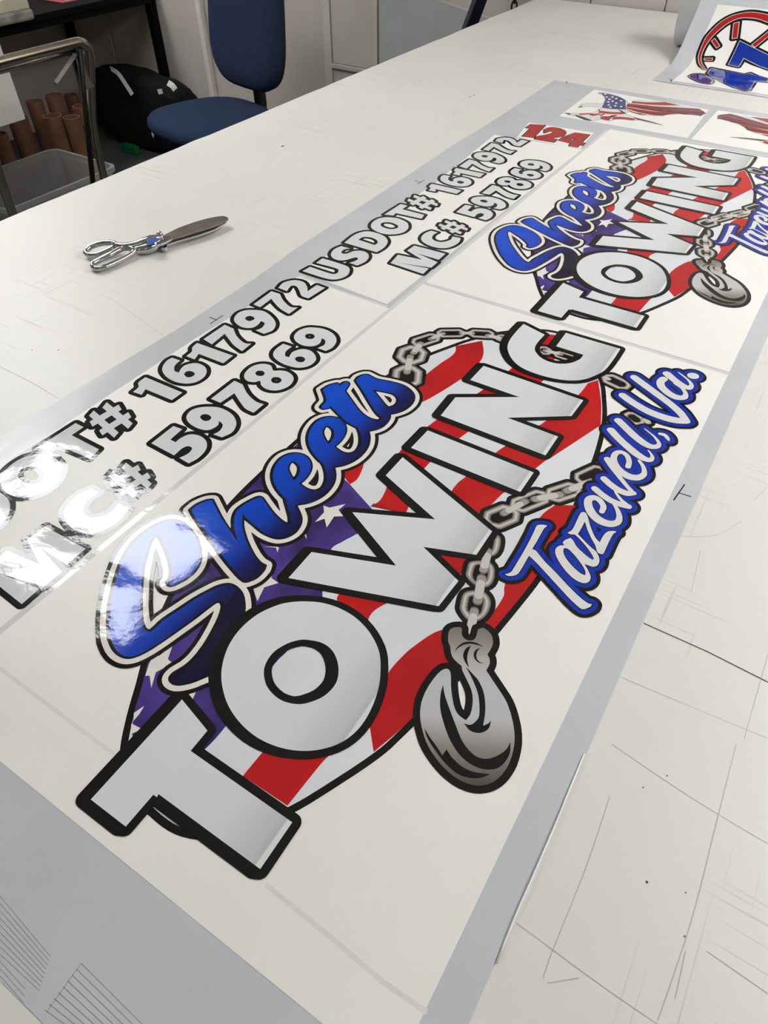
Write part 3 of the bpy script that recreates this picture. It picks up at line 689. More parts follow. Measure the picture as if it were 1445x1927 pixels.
for nm, (kind, dat) in TAZ.items():
    P = [p for d in dat for p in (d if kind == 'poly' else d[0])]
    f = Field(min(p[0] for p in P)-.022, max(p[0] for p in P)+.022, min(p[1] for p in P)-.022, max(p[1] for p in P)+.022, .0005)
    if kind == 'poly': f.add(dat)
    else:
        for pts_, R in dat: f.stroke(pts_, R)
    glyphs.append((nm, kind, dat, f))
tf = Field(min(g_[3].x[0] for g_ in glyphs), max(g_[3].x[-1] for g_ in glyphs), min(g_[3].y[0] for g_ in glyphs), max(g_[3].y[-1] for g_ in glyphs), .0006)
for nm, kind, dat, f in glyphs:
    if kind == 'poly': tf.add(dat, .014)
    else:
        for pts_, R in dat: tf.stroke(pts_, R, .014)
I_TBLUE = ink('ink_town_blue', (6, 46, 170)); I_TFILL = ink('ink_town_white', (222, 220, 219))
sub('town_name_shadow', tf.contour(.0100), 18, I_BLACK); sub('town_name_outline', tf.contour(.0060), 19, I_TBLUE); sub('town_name_inline', tf.contour(.0011), 20, I_BLACK)
for i, (nm, kind, dat, f) in enumerate(glyphs): sub('comma' if nm == 'comma' else 'full_stop' if nm == 'dot' else 'script_letter', f.contour(0), 20.6+.08*i, I_TFILL)

# the second print of the same emblem, further along the sheet
def copy_tree(o, parent, dy, dx=0, sy=1):
    c = o.copy(); COL.objects.link(c); c.parent = parent
    c.location = (o.location.x+dx, o.location.y+dy, o.location.z); c.scale = (1, sy, 1)
    for ch in list(o.children):
        k_ = ch.copy(); COL.objects.link(k_); k_.parent = c
    return c
emb2 = copy_tree(EMB, SHEET, .892, 0, 1.037)
EMB['label'] = 'towing emblem nearest the camera'; emb2['label'] = 'towing emblem further along the sheet'

# ---------------------------------------------------------------- number lines
LINE1 = {'U': ['U 48,808* 125,765* 330,832 390,832 410,805 385,780 185,725* 250,678* 420,730 500,760 525,795 505,845 440,880 350,893 240,870'],
         'S': ['U 440,555* 530,580* 470,590 440,615 455,632 500,630 570,605 650,605 705,630 715,670 680,715 600,752* 520,725* 580,705 608,685 590,670 550,678 490,695 420,700 360,680 335,645 350,605 390,575'],
         'D': ['U 470,522* 560,450 640,415 720,408 800,425 870,455 905,495 900,535 860,580 795,618*', 'U 612,492* 660,465 740,470 795,495 805,525 775,545*'],
         'O': ['X 385,545 480,570 545,640 548,700 500,790 400,870 280,910 150,915 50,870 5,790 20,720 90,640 200,570 300,543', 'X 270,648 340,660 390,715 370,765 300,795 220,790 160,735 190,670'],
         'T': ['X 665,265* 735,302* 630,372* 870,497* 790,578* 500,455* 440,505* 325,485*'],
         '1': ['R 155,742* 400,845* 330,895* 155,822* 130,860* 72,840* 108,808 108,778'], '6': ['R 330,613* 385,632* 350,665 348,700 375,712* 400,675 440,655 500,650 550,675 560,710 540,745 490,775 430,785 360,775 300,745 268,705 270,670 295,635', 'R 482,722 460,740 430,742 412,722 430,704 462,704'],
         '1b': ['R 497,515* 735,600* 670,650* 508,588* 480,625* 425,603* 462,572 465,545'], '7': ['R 680,395* 738,420* 760,470 810,515 857,520* 795,570* 740,530 700,480 680,455* 595,525* 540,490*'],
         '9': ['R 870,296 940,305 990,340 1018,385 1000,430 940,455* 885,432* 925,415 945,385 920,370* 900,395 860,415 800,412 755,385 742,355 765,320 810,300', 'R 878,353 860,367 835,369 815,353 833,338 860,338'],
         '7b': ['R 990,172* 1045,190* 1070,235 1115,275 1165,280* 1105,323* 1050,290 1010,250 990,222* 915,278* 870,260*'],
         '2': ['R 1035,150* 1070,115 1140,98 1200,110 1225,140 1230,172* 1290,130* 1345,150* 1235,220* 1190,203 1175,170 1155,140 1120,137 1092,172*']}
LINE2 = {'M': ['V 105,875* 165,808* 358,848* 238,775* 295,735* 545,800* 490,848* 320,798* 482,868* 430,912* 165,872* 412,918* 365,962*'],
         'C': ['X 800,840* 870,880* 790,930 735,1000 740,1060 800,1095 880,1085 980,1040 1035,972* 1135,1010* 1080,1090 980,1170 850,1230 720,1232 620,1180 565,1100 570,1020 630,940 710,880'],
         '5': ['S 240,768* 300,790* 220,860* 255,878* 290,850 350,825 420,835 465,875 460,930 410,985 345,1022* 280,985* 340,955 367,920 340,905 300,920 245,968* 90,885*'],
         '9': ['S 475,637 560,645 640,690 668,750 640,810 570,845* 510,825* 555,800 575,760 550,732* 540,765 480,795 410,785 350,750 328,710 350,670 400,645', 'S 498,712 478,731 445,731 422,708 440,689 478,691'],
         '7': ['S 655,460* 710,485* 745,550 800,600 855,620* 785,678* 730,650 690,600 655,545* 560,610* 495,583*'],
         '8': ['S 840,345 900,355 920,390 965,390 1010,397 1050,425 1055,460 1020,500 950,525 880,520 838,492 828,462 790,470 740,460 720,430 735,395 780,360', 'S 860,410 844,427 812,425 797,410 812,393 846,394', 'S 975,457 955,476 918,474 904,455 920,437 957,438'],
         '6': ['S 985,208* 1045,228* 1005,260 1000,290 1025,300* 1050,265 1110,245 1170,255 1205,290 1205,325 1160,360 1090,372 1010,355 950,325 918,290 930,250', 'S 1135,315 1118,333 1085,331 1066,312 1082,297 1118,298'],
         '9b': ['S 1190,97 1270,110 1330,145 1348,190 1320,235 1275,258* 1220,238* 1265,215 1270,185 1248,172* 1235,205 1190,225 1120,220 1070,190 1060,155 1090,120 1140,100', 'S 1200,158 1185,174 1150,174 1134,157 1150,142 1185,142']}
def hash_strokes(dx, dy):
    out = []
    for a, b_, r in (((918, 106), (1145, 292), 31), ((803, 178), (1022, 372), 31), ((800, 275), (1055, 125), 26), ((885, 352), (1140, 192), 26)):
        q = [(a[0]+dx, a[1]+dy), (b_[0]+dx, b_[1]+dy)]; v = np.array(q[1], float)-q[0]; v /= np.hypot(*v); n_ = np.array((-v[1], v[0]))*r
        q0, q1 = np.array(q[0], float), np.array(q[1], float)
        out.append([tuple(at_z(WIN['X'][0]+p[0]/WIN['X'][2], WIN['X'][1]+p[1]/WIN['X'][2])[:2]) for p in (q0+n_, q1+n_, q1-n_, q0-n_)])
    return out
SA, SB, SX = .804, 1.036, -.005                               # repeat of the number strip along the sheet
NEAR = set('USD')
def num_line(LINE, hdx, hdy, far_keys):
    gl = []
    for k_, lp in LINE.items():
        L = [tr(s_) for s_ in lp]
        if k_ in far_keys: L = [[(x-SX, (y-SA)/SB) for x, y in l_] for l_ in L]
        gl.append((k_, L))
    hs = hash_strokes(hdx, hdy)
    f = Field.around([L for k_, L in gl]+[[h_] for h_ in hs], .012, .0007)
    for k_, L in gl: f.add(L)
    for h_ in hs: f.add([h_])
    base = flat('number_line', f.contour(.0063), zl(0), I_BLACK, SHEET)
    for k_, L in gl: flat('capital_letter' if k_[0] in 'USDOTMC' else 'digit', L, zl(1), I_NUM, base)
    hfld = Field.around([[h_] for h_ in hs], .01, .0005)
    for h_ in hs: hfld.add([h_])
    flat('number_sign', hfld.contour(0), zl(1), I_NUM, base)
    base['label'] = 'number line near the left of the sheet'
    b2 = copy_tree(base, SHEET, SA, SX, SB); b2['label'] = 'number line in the far half of the sheet'
num_line(LINE1, 0, 0, {'U', 'S', 'D'}); num_line(LINE2, 169, 529, {'M'})
# 124
D124 = [['W 890,90* 930,62* 1045,70* 950,168* 860,158* 925,95*'], ['W 1035,105* 1085,87 1160,95 1205,122 1185,155 1100,173 1138,183* 1112,206* 960,181* 978,160 1060,145 1110,125 1080,118 1035,132*'],
        ['W 1285,130* 1398,145* 1335,207* 1362,212* 1342,232* 1315,226* 1300,245* 1235,235* 1247,214* 1152,190* 1185,165*', 'W 1290,168* 1270,192* 1235,187*']]
sh = [[tr(s_) for s_ in q] for q in D124]
f = loopfield(sh, .01, .0007); base = flat('unit_number', f.contour(.0025), zl(0), I_BLACK, SHEET)
I_124 = ink('ink_unit_red', (176, 30, 30), (168, 28, 28), 20.)
for L in sh: flat('digit', L, zl(1), I_124, base)

# eagles in flag colours
def eagle(parent_name='eagle_print'):
    body = tr('Y 370,125* 430,125 520,145 580,165 640,202* 650,222* 690,222 710,198 830,198 1000,213 1150,245 1330,278* 1250,272* 1385,318* 1330,345* 1290,325* 1200,330* 1120,325* 1050,325 1000,332* 980,342* 880,340 820,335* 760,332 690,305 620,318* 700,348 760,372 860,392 985,431* 860,408 760,385 700,385* 640,380 560,370 480,392* 400,378 320,388* 200,345* 175,350* 110,335* 60,313* 180,315 300,315 370,292 405,268* 320,256 250,257 190,266* 205,245 240,226 330,220 405,225 430,220* 442,185 420,150')
    f_ = loopfield([[body]], .008, .0006)
    e_ = flat(parent_name, f_.contour(.0009), zl(0), I_BLACK, SHEET); flat('plumage', [body], zl(.5), I_WHITE, e_)
    flat('head', [tr('Y 402,262* 408,228 330,224 240,231 210,248 240,256 320,254')], zl(1), I_WHITE, e_)
    flat('star_field', [tr('Y 372,127* 430,128 520,148 580,168 630,200 632,240 640,283* 560,280 470,275 407,264* 432,220 444,185 422,150')], zl(1), I_NAVY, e_)
    tips = [(1000, 214), (1150, 246), (1328, 279), (1362, 297), (1383, 316), (1335, 342), (1255, 331), (1180, 328), (1110, 325), (1040, 330), (980, 340), (900, 338), (825, 334), (765, 330)]
    roots = [(700, 204), (690, 222), (660, 226), (650, 232), (645, 238), (642, 243), (640, 248), (640, 254), (640, 259), (640, 264), (640, 269), (640, 274), (640, 279), (642, 284)]
    for i in range(13):
        (x0, y0), (x1, y1), (x2, y2), (x3, y3) = roots[i], roots[i+1], tips[i+1], tips[i]
        wave = 8*math.sin(i*1.3)
        xm_, ym_ = x0+(x3-x0)*.45, y0+(y3-y0)*.45+6; xn_, yn_ = x1+(x2-x1)*.45, y1+(y2-y1)*.45+7
        col_ = (I_124, I_WHITE, I_MAROON, I_124, I_MAROON, I_MAROON, I_124, I_WHITE, I_124, I_MAROON, I_124, I_WHITE, I_124)[i]
        flat('feather', [tr('Y %g,%g* %g,%g %g,%g* %g,%g* %g,%g %g,%g*' % (x0, y0, xm_, ym_, x3, y3, x2, y2, xn_, yn_, x1, y1), 4)], zl(1), col_, e_)
        if i % 2: flat('feather', [tr('Y %g,%g* %g,%g* %g,%g*' % (x1+(x2-x1)*.4, y1+(y2-y1)*.4+5, x2, y2-3, x2, y2+3), 3)], zl(2), I_BLACK, e_)
    for s_ in ('388,292* 500,306 612,308* 604,326 480,324 375,312*', '300,318* 345,322 400,318 380,332 330,342 290,332*', '400,345* 480,345 560,338 500,360 470,385 395,370*', '520,352* 600,352 720,368 695,383 620,375 500,375*', '190,322* 290,318 300,326 210,334*', '190,262* 212,250 232,252 215,262*'):
        flat('feather', [tr('Y '+s_)], zl(1.5), I_124, e_)
    for s_ in ('560,283* 610,318 640,322 590,290*', '520,148* 575,165 640,200 590,190*', '62,314* 120,322 100,333*', '150,330* 215,345 320,386 250,380 180,352*', '480,345* 520,335 560,340 500,352*', '700,352* 860,392 980,430 860,402 740,376*', '370,270* 392,292 380,294*', '380,340* 420,322 440,322 400,342*'):
        flat('feather', [tr('Y '+s_, 3)], zl(2), I_BLACK, e_)
    for i in range(14):
        x, y = [(400, 140), (440, 138), (455, 165), (480, 186), (510, 165), (545, 180), (590, 200), (470, 212), (510, 205), (545, 222), (475, 240), (490, 262), (535, 248), (590, 255)][i]
        flat('star', [ell('Y', x, y, 13, 7, 0, 8)], zl(2), I_WHITE, e_)
    return e_
eg = eagle(); eg['label'] = 'flag coloured eagle facing left'
xm = (ex*2+.010)/2
eg2 = copy_tree(eg, SHEET, 0)
def mirror(o):
    me = o.data.copy(); o.data = me
    for v in me.vertices: v.co.x = 2*xm-v.co.x
    me.flip_normals()
mirror(eg2); [mirror(c) for c in eg2.children]; eg2['label'] = 'mirrored flag coloured eagle at the right edge'

# ================================================================ second sheet, feeding off a roll
PROF = [(2.335, .0), (2.46, .0), (2.53, .004), (2.575, .018), (2.61, .042), (2.65, .078), (2.69, .116), (2.715, .142)]
RC, RR = (2.80, .092), .092                      # roll axis (y, height over table) and radius
a0 = math.atan2(.142-RC[1], 2.715-RC[0])
ang = math.radians(148)
for k in range(10):
    t = ang-k*math.radians(16); PROF.append((RC[0]+(RR+.004)*math.cos(t), RC[1]+(RR+.004)*math.sin(t)))
S_ = [0]
for a, b_ in zip(PROF, PROF[1:]): S_.append(S_[-1]+math.hypot(b_[0]-a[0], b_[1]-a[1]))
def to_xs(u, v):
    d = ray(u, v); O_ = CAMZ-TZ
    best = None
    for i in range(len(PROF)-1):
        (y0, z0), (y1, z1) = PROF[i], PROF[i+1]
        ny, nz = -(z1-z0), (y1-y0)
        den = d.y*ny+d.z*nz
        if abs(den) < 1e-9: continue
        t = (y0*ny+(z0-O_)*nz)/den
        if t <= 0: continue
        y, z = d.y*t, O_+d.z*t
        q = ((y-y0)*(y1-y0)+(z-z0)*(z1-z0))/((S_[i+1]-S_[i])**2)
        if -1e-6 <= q <= 1+1e-6 and (best is None or t < best[0]): best = (t, d.x*t, S_[i]+q*(S_[i+1]-S_[i]))
    return (best[1], best[2]) if best else None
def xs(txt, n=6, smooth=True):
    P = crom(parse(txt), n) if smooth else parse(txt)
    return [q for q in (to_xs(p[0], p[1]) for p in P) if q]
SHEET2 = tag(empty('rolled_decal_sheet', (0, 2.6, TZ)), 'printed decal sheet with a red gauge ring and blue 47, curling up onto its roll', 'decal sheet')
def wrap(name, loops, h, m, parent):
    if not loops or not loops[0]: return None
    o = flat(name, loops, 0, m); bm = bmesh.new(); bm.from_mesh(o.data)
    for s_ in S_[1:-1]:
        bmesh.ops.bisect_plane(bm, geom=bm.verts[:]+bm.edges[:]+bm.faces[:], plane_co=(0, s_, 0), plane_no=(0, 1, 0))
    for v in bm.verts:
        s_ = min(max(v.co.y, 0), S_[-1]); i = max(k for k in range(len(S_)-1) if S_[k] <= s_+1e-9); q = (s_-S_[i])/(S_[i+1]-S_[i])
        (y0, z0), (y1, z1) = PROF[i], PROF[i+1]; L = S_[i+1]-S_[i]
        v.co = (v.co.x, y0+(y1-y0)*q-(z1-z0)/L*h-2.6, z0+(z1-z0)*q+(y1-y0)/L*h)
    bm.normal_update(); bm.to_mesh(o.data); bm.free(); o.parent = parent; return o
XL2 = -.548
wrap('liner', [[(XL2, 0), (.55, 0), (.55, S_[-1]), (XL2, S_[-1])]], .0009, m_liner, SHEET2)
stop = to_xs(1400, 14)[1]
wrap('film_panel', [[(-.495, .022), (.5, .022), (.5, stop), (-.495, stop)]], .0014, m_film, SHEET2)
RED = xs('a 575,950* 520,890 500,820 505,750 540,650 600,520 700,400 820,295 950,225 1100,185 1250,175 1445,210 1520,245* 1520,345* 1445,310 1300,260 1150,245 1030,260 900,320 780,410 680,510 600,620 550,720 530,800 540,870 590,950*')
TICK = [xs('a 980,325* 1050,308* 1025,520* 958,530*'), xs('a 680,565* 720,530* 785,630* 745,660*'), xs('a 580,800* 690,797* 680,830* 580,825*'), xs('a 1225,615* 1520,380* 1520,440* 1265,648*')]
SEVEN = xs('a 1060,565* 1520,790* 1520,975* 1110,795* 1040,915* 905,885*')
FOUR = xs('a 670,940* 1130,1020* 1200,1008* 1310,1045* 1445,1085* 1420,1125* 1262,1110* 1180,1237* 1130,1240* 990,1200* 840,1130* 625,1010*')
BLOB = xs('a 385,1055 420,1025 480,1015 560,1022 640,1060 680,1110 650,1145 570,1140 480,1110')
allsh = [RED]+TICK+[SEVEN, FOUR, BLOB]
f = loopfield([[s_] for s_ in allsh], .014, .0007)
g47 = wrap('gauge_print', f.contour(.0085), .0017, I_BLACK, SHEET2); g47.parent = SHEET2
f_ = loopfield([[s_] for s_ in allsh], .006, .0006)
wrap('gauge_inline', f_.contour(.0016), .0019, I_WHITE, g47)
for nm, sh_, m in [('gauge_ring', RED, I_124)]+[('gauge_tick', t_, I_124) for t_ in TICK]+[('digit', SEVEN, I_BLUE), ('digit', FOUR, I_BLUE), ('gauge_knob', BLOB, ink('ink_indigo', (40, 36, 130)))]:
    wrap(nm, [sh_], .0021, m, g47)
four_line = xs('a 840,1045* 1130,1085* 1120,1105* 1060,1160* 1040,1165* 1075,1150* 1085,1120* 860,1080*')
f2_ = loopfield([[four_line]], .005, .0005)
for u in (((1258, 149), (1266, 151)), ((1263, 150), (1262, 155))):
    a, b_ = to_xs(*u[0]), to_xs(*u[1])
    if a and b_:
        n_ = np.array((-(b_[1]-a[1]), b_[0]-a[0])); n_ = n_/np.linalg.norm(n_)*.0015
        wrap('register_mark', [[(a[0]+n_[0], a[1]+n_[1]), (b_[0]+n_[0], b_[1]+n_[1]), (b_[0]-n_[0], b_[1]-n_[1]), (a[0]-n_[0], a[1]-n_[1])]], .0012, m_mark, SHEET2)
# the roll itself: paper shell, core and end
m_roll = mat('roll_paper', (205, 206, 206), .35, col2=(196, 198, 199), scale=8.)
bm = bmesh.new(); seg = 40
def lathe(bm, prof, axis_o, seg=40):
    """profile (x, r) turned about the x axis through axis_o"""
    R_ = [[bm.verts.new((x, axis_o[0]+r*math.cos(t), axis_o[1]+r*math.sin(t))) for t in [2*math.pi*k/seg for k in range(seg)]] for x, r in prof]
    for A, B in zip(R_, R_[1:]):
        for k in range(seg): bm.faces.new((A[k], A[(k+1) % seg], B[(k+1) % seg], B[k]))
lathe(bm, [(-.606, .036), (-.606, RR-.002), (.52, RR-.002), (.52, .036)], (RC[0]-2.6, RC[1]), seg)
bmesh.ops.recalc_face_normals(bm, faces=bm.faces)
finish('roll', bm, m_roll, SHEET2, smooth=True).data
bm = bmesh.new(); lathe(bm, [(-.606, .030), (-.606, .036), (.52, .036), (.52, .030), (-.606, .030)], (RC[0]-2.6, RC[1]), 24)
bmesh.ops.recalc_face_normals(bm, faces=bm.faces); finish('roll_core', bm, mat('cardboard_core', (140, 100, 68), .8), SHEET2)

# ================================================================ scissors
m_chrome = mat('scissor_chrome', (196, 196, 200), .07, 1., scale=3.); m_blade = mat('blade_steel', (150, 140, 130), .32, 1., col2=(132, 122, 112), scale=25.)
sc0 = at_z(300, 455); SCI = tag(empty('scissors', (sc0.x, sc0.y, TZ)), 'chrome tailor scissors with a blue mark at the pivot lying on the white table', 'scissors')
def sp(win_txt, z): return [at_z(p[0], p[1], TZ+z)-SCI.location for p in parse(win_txt)]
def ring3(txt, zs, r):
    P = parse(txt); Q_ = sm3([at_z(p[0], p[1], TZ+z)-SCI.location for p, z in zip(P, zs)], 5, True)
    bm = bmesh.new(); tube(bm, Q_, r, 10, closed=True); bmesh.ops.recalc_face_normals(bm, faces=bm.faces); return finish('finger_ring', bm, m_chrome, SCI, smooth=True)
ring3('s 103,402 128,432 200,432 275,405 352,365 372,335 325,322 240,328 150,358', [.010, .008, .008, .010, .013, .017, .018, .016, .013], .0049)
ring3('s 165,520 195,555 265,548 355,512 450,465 525,418 540,388 495,370 425,378 330,428 230,478', [.007, .0062, .0062, .0065, .007, .009, .012, .014, .014, .012, .009], .0049)
def shank(txt, zs, rs):
    P = parse(txt); Q_ = sm3([at_z(p[0], p[1], TZ+z)-SCI.location for p, z in zip(P, zs)], 4); k = len(Q_)
    R_ = list(np.interp(np.linspace(0, 1, k), np.linspace(0, 1, len(rs)), rs)); bm = bmesh.new(); tube(bm, Q_, R_, 10); bmesh.ops.recalc_face_normals(bm, faces=bm.faces)
    return finish('shank', bm, m_chrome, SCI, smooth=True)
shank('s 370,345 450,355 540,345 620,325 700,300 780,275', [.017, .016, .016, .017, .018, .017], [.0058, .0060, .0068, .0085, .0090, .006])
shank('s 535,395 590,385 660,375 720,355 790,325 850,300', [.010, .009, .009, .0095, .010, .010], [.0060, .0085, .0098, .0095, .0080, .005])
def plate(name, txt, z0, z1, m, bev=.0006):
    P = parse(txt); bm = bmesh.new()
    q = [at_z(p[0], p[1], TZ+(z0+z1)/2)-SCI.location for p in P]
    a = [bm.verts.new((p.x, p.y, z1)) for p in q]; b_ = [bm.verts.new((p.x, p.y, z0)) for p in q]
    bm.faces.new(a); bm.faces.new(b_[::-1])
    for i in range(len(a)): bm.faces.new((a[i-1], a[i], b_[i], b_[i-1]))
    bmesh.ops.recalc_face_normals(bm, faces=bm.faces); return finish(name, bm, m, SCI, bevel=bev)
plate('blade', 's 812,258 850,238 950,190 1080,143 1200,108 1290,90 1350,84 1388,95 1396,110 1330,150 1220,190 1080,232 960,270 890,292 865,270', .0135, .0165, m_blade)
plate('blade', 's 795,330 890,294 1080,235 1330,152 1394,112 1370,150 1280,205 1120,262 960,305 840,345', .0085, .0118, m_chrome)
plate('pivot_plate', 's 745,300 815,262 868,270 892,292 830,322 770,345 725,345', .0118, .0172, m_chrome, .001)
pv = sp('s 776,258', .018)[0]
bm = bmesh.new(); bmesh.ops.create_uvsphere(bm, u_segments=14, v_segments=8, radius=.0062, matrix=Matrix.Translation((pv.x, pv.y, .020)))
bmesh.ops.create_cone(bm, cap_ends=True, segments=14, radius1=.0072, radius2=.006, depth=.006, matrix=Matrix.Translation((pv.x, pv.y, .0155))); finish('pivot_screw', bm, m_chrome, SCI, smooth=True)
pv = sp('s 815,375', .006)[0]
bm = bmesh.new(); bmesh.ops.create_cone(bm, cap_ends=True, segments=6, radius1=.0055, radius2=.0055, depth=.007, matrix=Matrix.Translation((pv.x, pv.y, .006))); finish('pivot_nut', bm, m_chrome, SCI)
plate('blue_mark', 's 648,306 740,272 772,292 676,330', .0255, .0262, mat('blue_sticker', (20, 80, 190), .35), .0002)

# ================================================================ office chair
CH = tag(empty('office_chair', (-2.50, 2.50, 0), math.radians(-13)), 'blue fabric office chair standing between the table and the back wall', 'chair')
m_fab = mat('blue_fabric', (45, 58, 82), .95, col2=(37, 48, 70), scale=240., bump=.25, bscale=320., spec=.1); m_blk = mat('black_plastic', (16, 16, 17), .5)
def pad(name, prof, outline, m, par, M=None):
    """stack of scaled outlines: prof = [(inset, height)]"""
    bm = bmesh.new(); R_ = []
    for ins, h in prof:
        w_ = max(abs(q[0]) for q in outline); R_.append([bm.verts.new((x*(1-ins/w_), y*(1-ins/w_), h)) for x, y, nx, ny in outline])
    n = len(outline)
    for A, B in zip(R_, R_[1:]):
        for k in range(n): bm.faces.new((A[k], A[(k+1) % n], B[(k+1) % n], B[k]))
    for A, fl in ((R_[0], True), (R_[-1], False)):
        c = bm.verts.new(sum((v.co for v in A), Vector())/n+Vector((0, 0, 0)))
        for k in range(n): bm.faces.new((c, A[(k+1) % n], A[k]) if fl else (c, A[k], A[(k+1) % n]))
    if M: bmesh.ops.transform(bm, matrix=M, verts=bm.verts)
    bmesh.ops.recalc_face_normals(bm, faces=bm.faces); return finish(name, bm, m, par, smooth=True)
def outl(fn, n=48):
    P = [fn(2*math.pi*k/n) for k in range(n)]; out = []
    for i, p in enumerate(P):
        a, b_ = P[i-1], P[(i+1) % n]; d = Vector((b_[0]-a[0], b_[1]-a[1])).normalized(); out.append((p[0], p[1], d.y, -d.x))
    return out
def sup(t, a, b_, e):
    c, s_ = math.cos(t), math.sin(t); return (a*math.copysign(abs(c)**(2/e), c), b_*math.copysign(abs(s_)**(2/e), s_))
def seat_o(t):
    x, y = sup(t, .27, .26, 2.8); return (x*(1.0-.06*(y/.26)), y)
SEATZ = .425
pad('seat', [(.05, SEATZ-.01), (.012, SEATZ-.004), (0, SEATZ+.018), (.004, SEATZ+.042), (.02, SEATZ+.058), (.06, SEATZ+.067), (.12, SEATZ+.070), (.18, SEATZ+.069)], outl(seat_o), m_fab, CH)
def back_o(t):
    x, y = sup(t, .245, .275, 3.4); return (x*(1-.06*(y/.27)), y)
Mb = Matrix.Translation((.02, .225, .825)) @ Matrix.Rotation(math.radians(-7), 4, 'X') @ Matrix.Rotation(math.radians(90), 4, 'X')
pad('backrest', [(.03, -.035), (.004, -.03), (0, -.012), (.004, .008), (.02, .024), (.06, .032), (.12, .033), (.18, .031)], outl(back_o), m_fab, CH, Mb)
pad('back_shell', [(.03, -.048), (.006, -.043), (.004, -.028)], outl(back_o), m_blk, CH, Mb)
bm = bmesh.new(); tube(bm, sm3([(-.01, .05, SEATZ-.03), (-.01, .22, SEATZ-.03), (-.01, .285, SEATZ+.02), (-.01, .282, SEATZ+.2), (-.01, .29, SEATZ+.42)], 5), .029, 8); finish('back_bracket', bm, m_blk, CH, smooth=True)
bm = bmesh.new(); box(bm, (0, 0, SEATZ-.025), (.2, .26, .03)); finish('seat_plate', bm, m_blk, CH, bevel=.006)
bm = bmesh.new(); tube(bm, [(0, 0, .07), (0, 0, .26)], .026, 14); tube(bm, [(0, 0, .26), (0, 0, SEATZ-.03)], .015, 12); finish('gas_column', bm, m_blk, CH, smooth=True)
for k in range(5):
    t = 2*math.pi*k/5+.3; c, s_ = math.cos(t), math.sin(t); bm = bmesh.new()
    tube(bm, [(.02*c, .02*s_, .095), (.15*c, .15*s_, .088), (.28*c, .28*s_, .068)], [.026, .02, .014], 8); L = finish('leg', bm, m_blk, CH, smooth=True)
    bm = bmesh.new(); bmesh.ops.create_cone(bm, cap_ends=True, segments=16, radius1=.026, radius2=.026, depth=.04, matrix=Matrix.Translation((.28*c, .28*s_, .0262)) @ Matrix.Rotation(t+.8, 4, 'Z') @ Matrix.Rotation(math.pi/2, 4, 'Y')); finish('caster', bm, m_blk, L)

# ================================================================ desk along the left wall
m_desk = mat('desk_black', (5, 4, 5), .75, spec=.15)
DX = -3.58; DESK = tag(empty('desk', (-4.0, 2.2, 0)), 'black desk along the left wall with boxes on top', 'desk')
def dbx(n, lo, hi, m, par, o, bevel=.002): return bx(n, [a-b for a, b in zip(lo, o)], [a-b for a, b in zip(hi, o)], m, par, bevel)
DO = (-4.0, 2.2, 0)
dbx('desk_top', (-4.43, .7, .722), (DX, 3.318, .75), m_desk, DESK, DO); dbx('apron', (DX-.04, .72, .69), (DX-.015, 3.28, .722), m_desk, DESK, DO)
for x in (DX-.055, -4.40):
    for y in (.74, 3.296): dbx('leg', (x-.02, y-.02, 0), (x+.025, y+.025, .722), m_desk, DESK, DO)
p = at_z(0, 47, .752); q = at_z(78, 38, .752)
m_wrap = mat('plastic_wrap', (176, 170, 162), .4, col2=(120, 116, 112), scale=14., bump=.4, bscale=30.); m_cream = mat('cream_card', (214, 204, 180), .7)
BOXO = ((p.x+q.x)/2-.15, q.y-.3, .75); BX = tag(empty('wrapped_slab', BOXO), 'cream topped slab in grey plastic wrap on the black desk above the chrome frame', 'package')
xf = (p.x+q.x)/2
o = dbx('wrapped_base', (xf-.36, q.y-.62, .751), (xf, q.y, .795), m_wrap, BX, BOXO, .012); dbx('cream_top', (xf-.35, q.y-.61, .795), (xf-.008, q.y-.008, .845), m_cream, BX, BOXO, .004)
p, q = at_z(122, 6, .751), at_z(204, 5, .751)
m_pink = mat('pink_card', (222, 120, 140), .6); m_white = mat('white_paper', (228, 224, 226), .7)
PO = (min(p.x, DX-.05)-.11, (p.y+q.y)/2, .75); PB = tag(empty('paper_pad', PO), 'white paper pad with pink edges lying on the black desk', 'paper pad')
hw_ = (q.y-p.y)/2
dbx('pink_cover', (PO[0]-.1, p.y, .7505), (PO[0]+.105, q.y, .757), m_pink, PB, PO, .001); dbx('paper', (PO[0]-.1, p.y+.012, .757), (PO[0]+.1, q.y-.012, .775), m_white, PB, PO, .001)
dbx('pink_edge', (PO[0]-.1, p.y+.001, .757), (PO[0]+.1, p.y+.0115, .776), m_pink, PB, PO, .001); dbx('pink_edge', (PO[0]-.1, q.y-.0115, .757), (PO[0]+.1, q.y-.001, .776), m_pink, PB, PO, .001)

# ================================================================ white machine at the left margin
pr = at_x(48, 225, -3.0); CO = (-3.25, pr.y-.45, 0)
CAB = tag(empty('machine_cabinet', CO), 'white machine cabinet with an open stand, cut by the left margin behind the chrome frame', 'cabinet')
m_cab = mat('cabinet_white', (232, 225, 219), .5, col2=(226, 219, 213), scale=3.)
dbx('cabinet_body', (-3.5, pr.y-.95, pr.z), (-3.0, pr.y, 1.02), m_cab, CAB, CO, .004)
dbx('front_panel', (-3.0, pr.y-.93, pr.z+.004), (-2.994, pr.y-.002, .9), m_cab, CAB, CO, .001)
for y in (pr.y-.9, pr.y-.5):
    dbx('leg', (-3.45, y-.02, 0), (-3.41, y+.02, pr.z), m_desk, CAB, CO); dbx('leg', (-3.09, y-.02, 0), (-3.05, y+.02, pr.z), m_desk, CAB, CO)

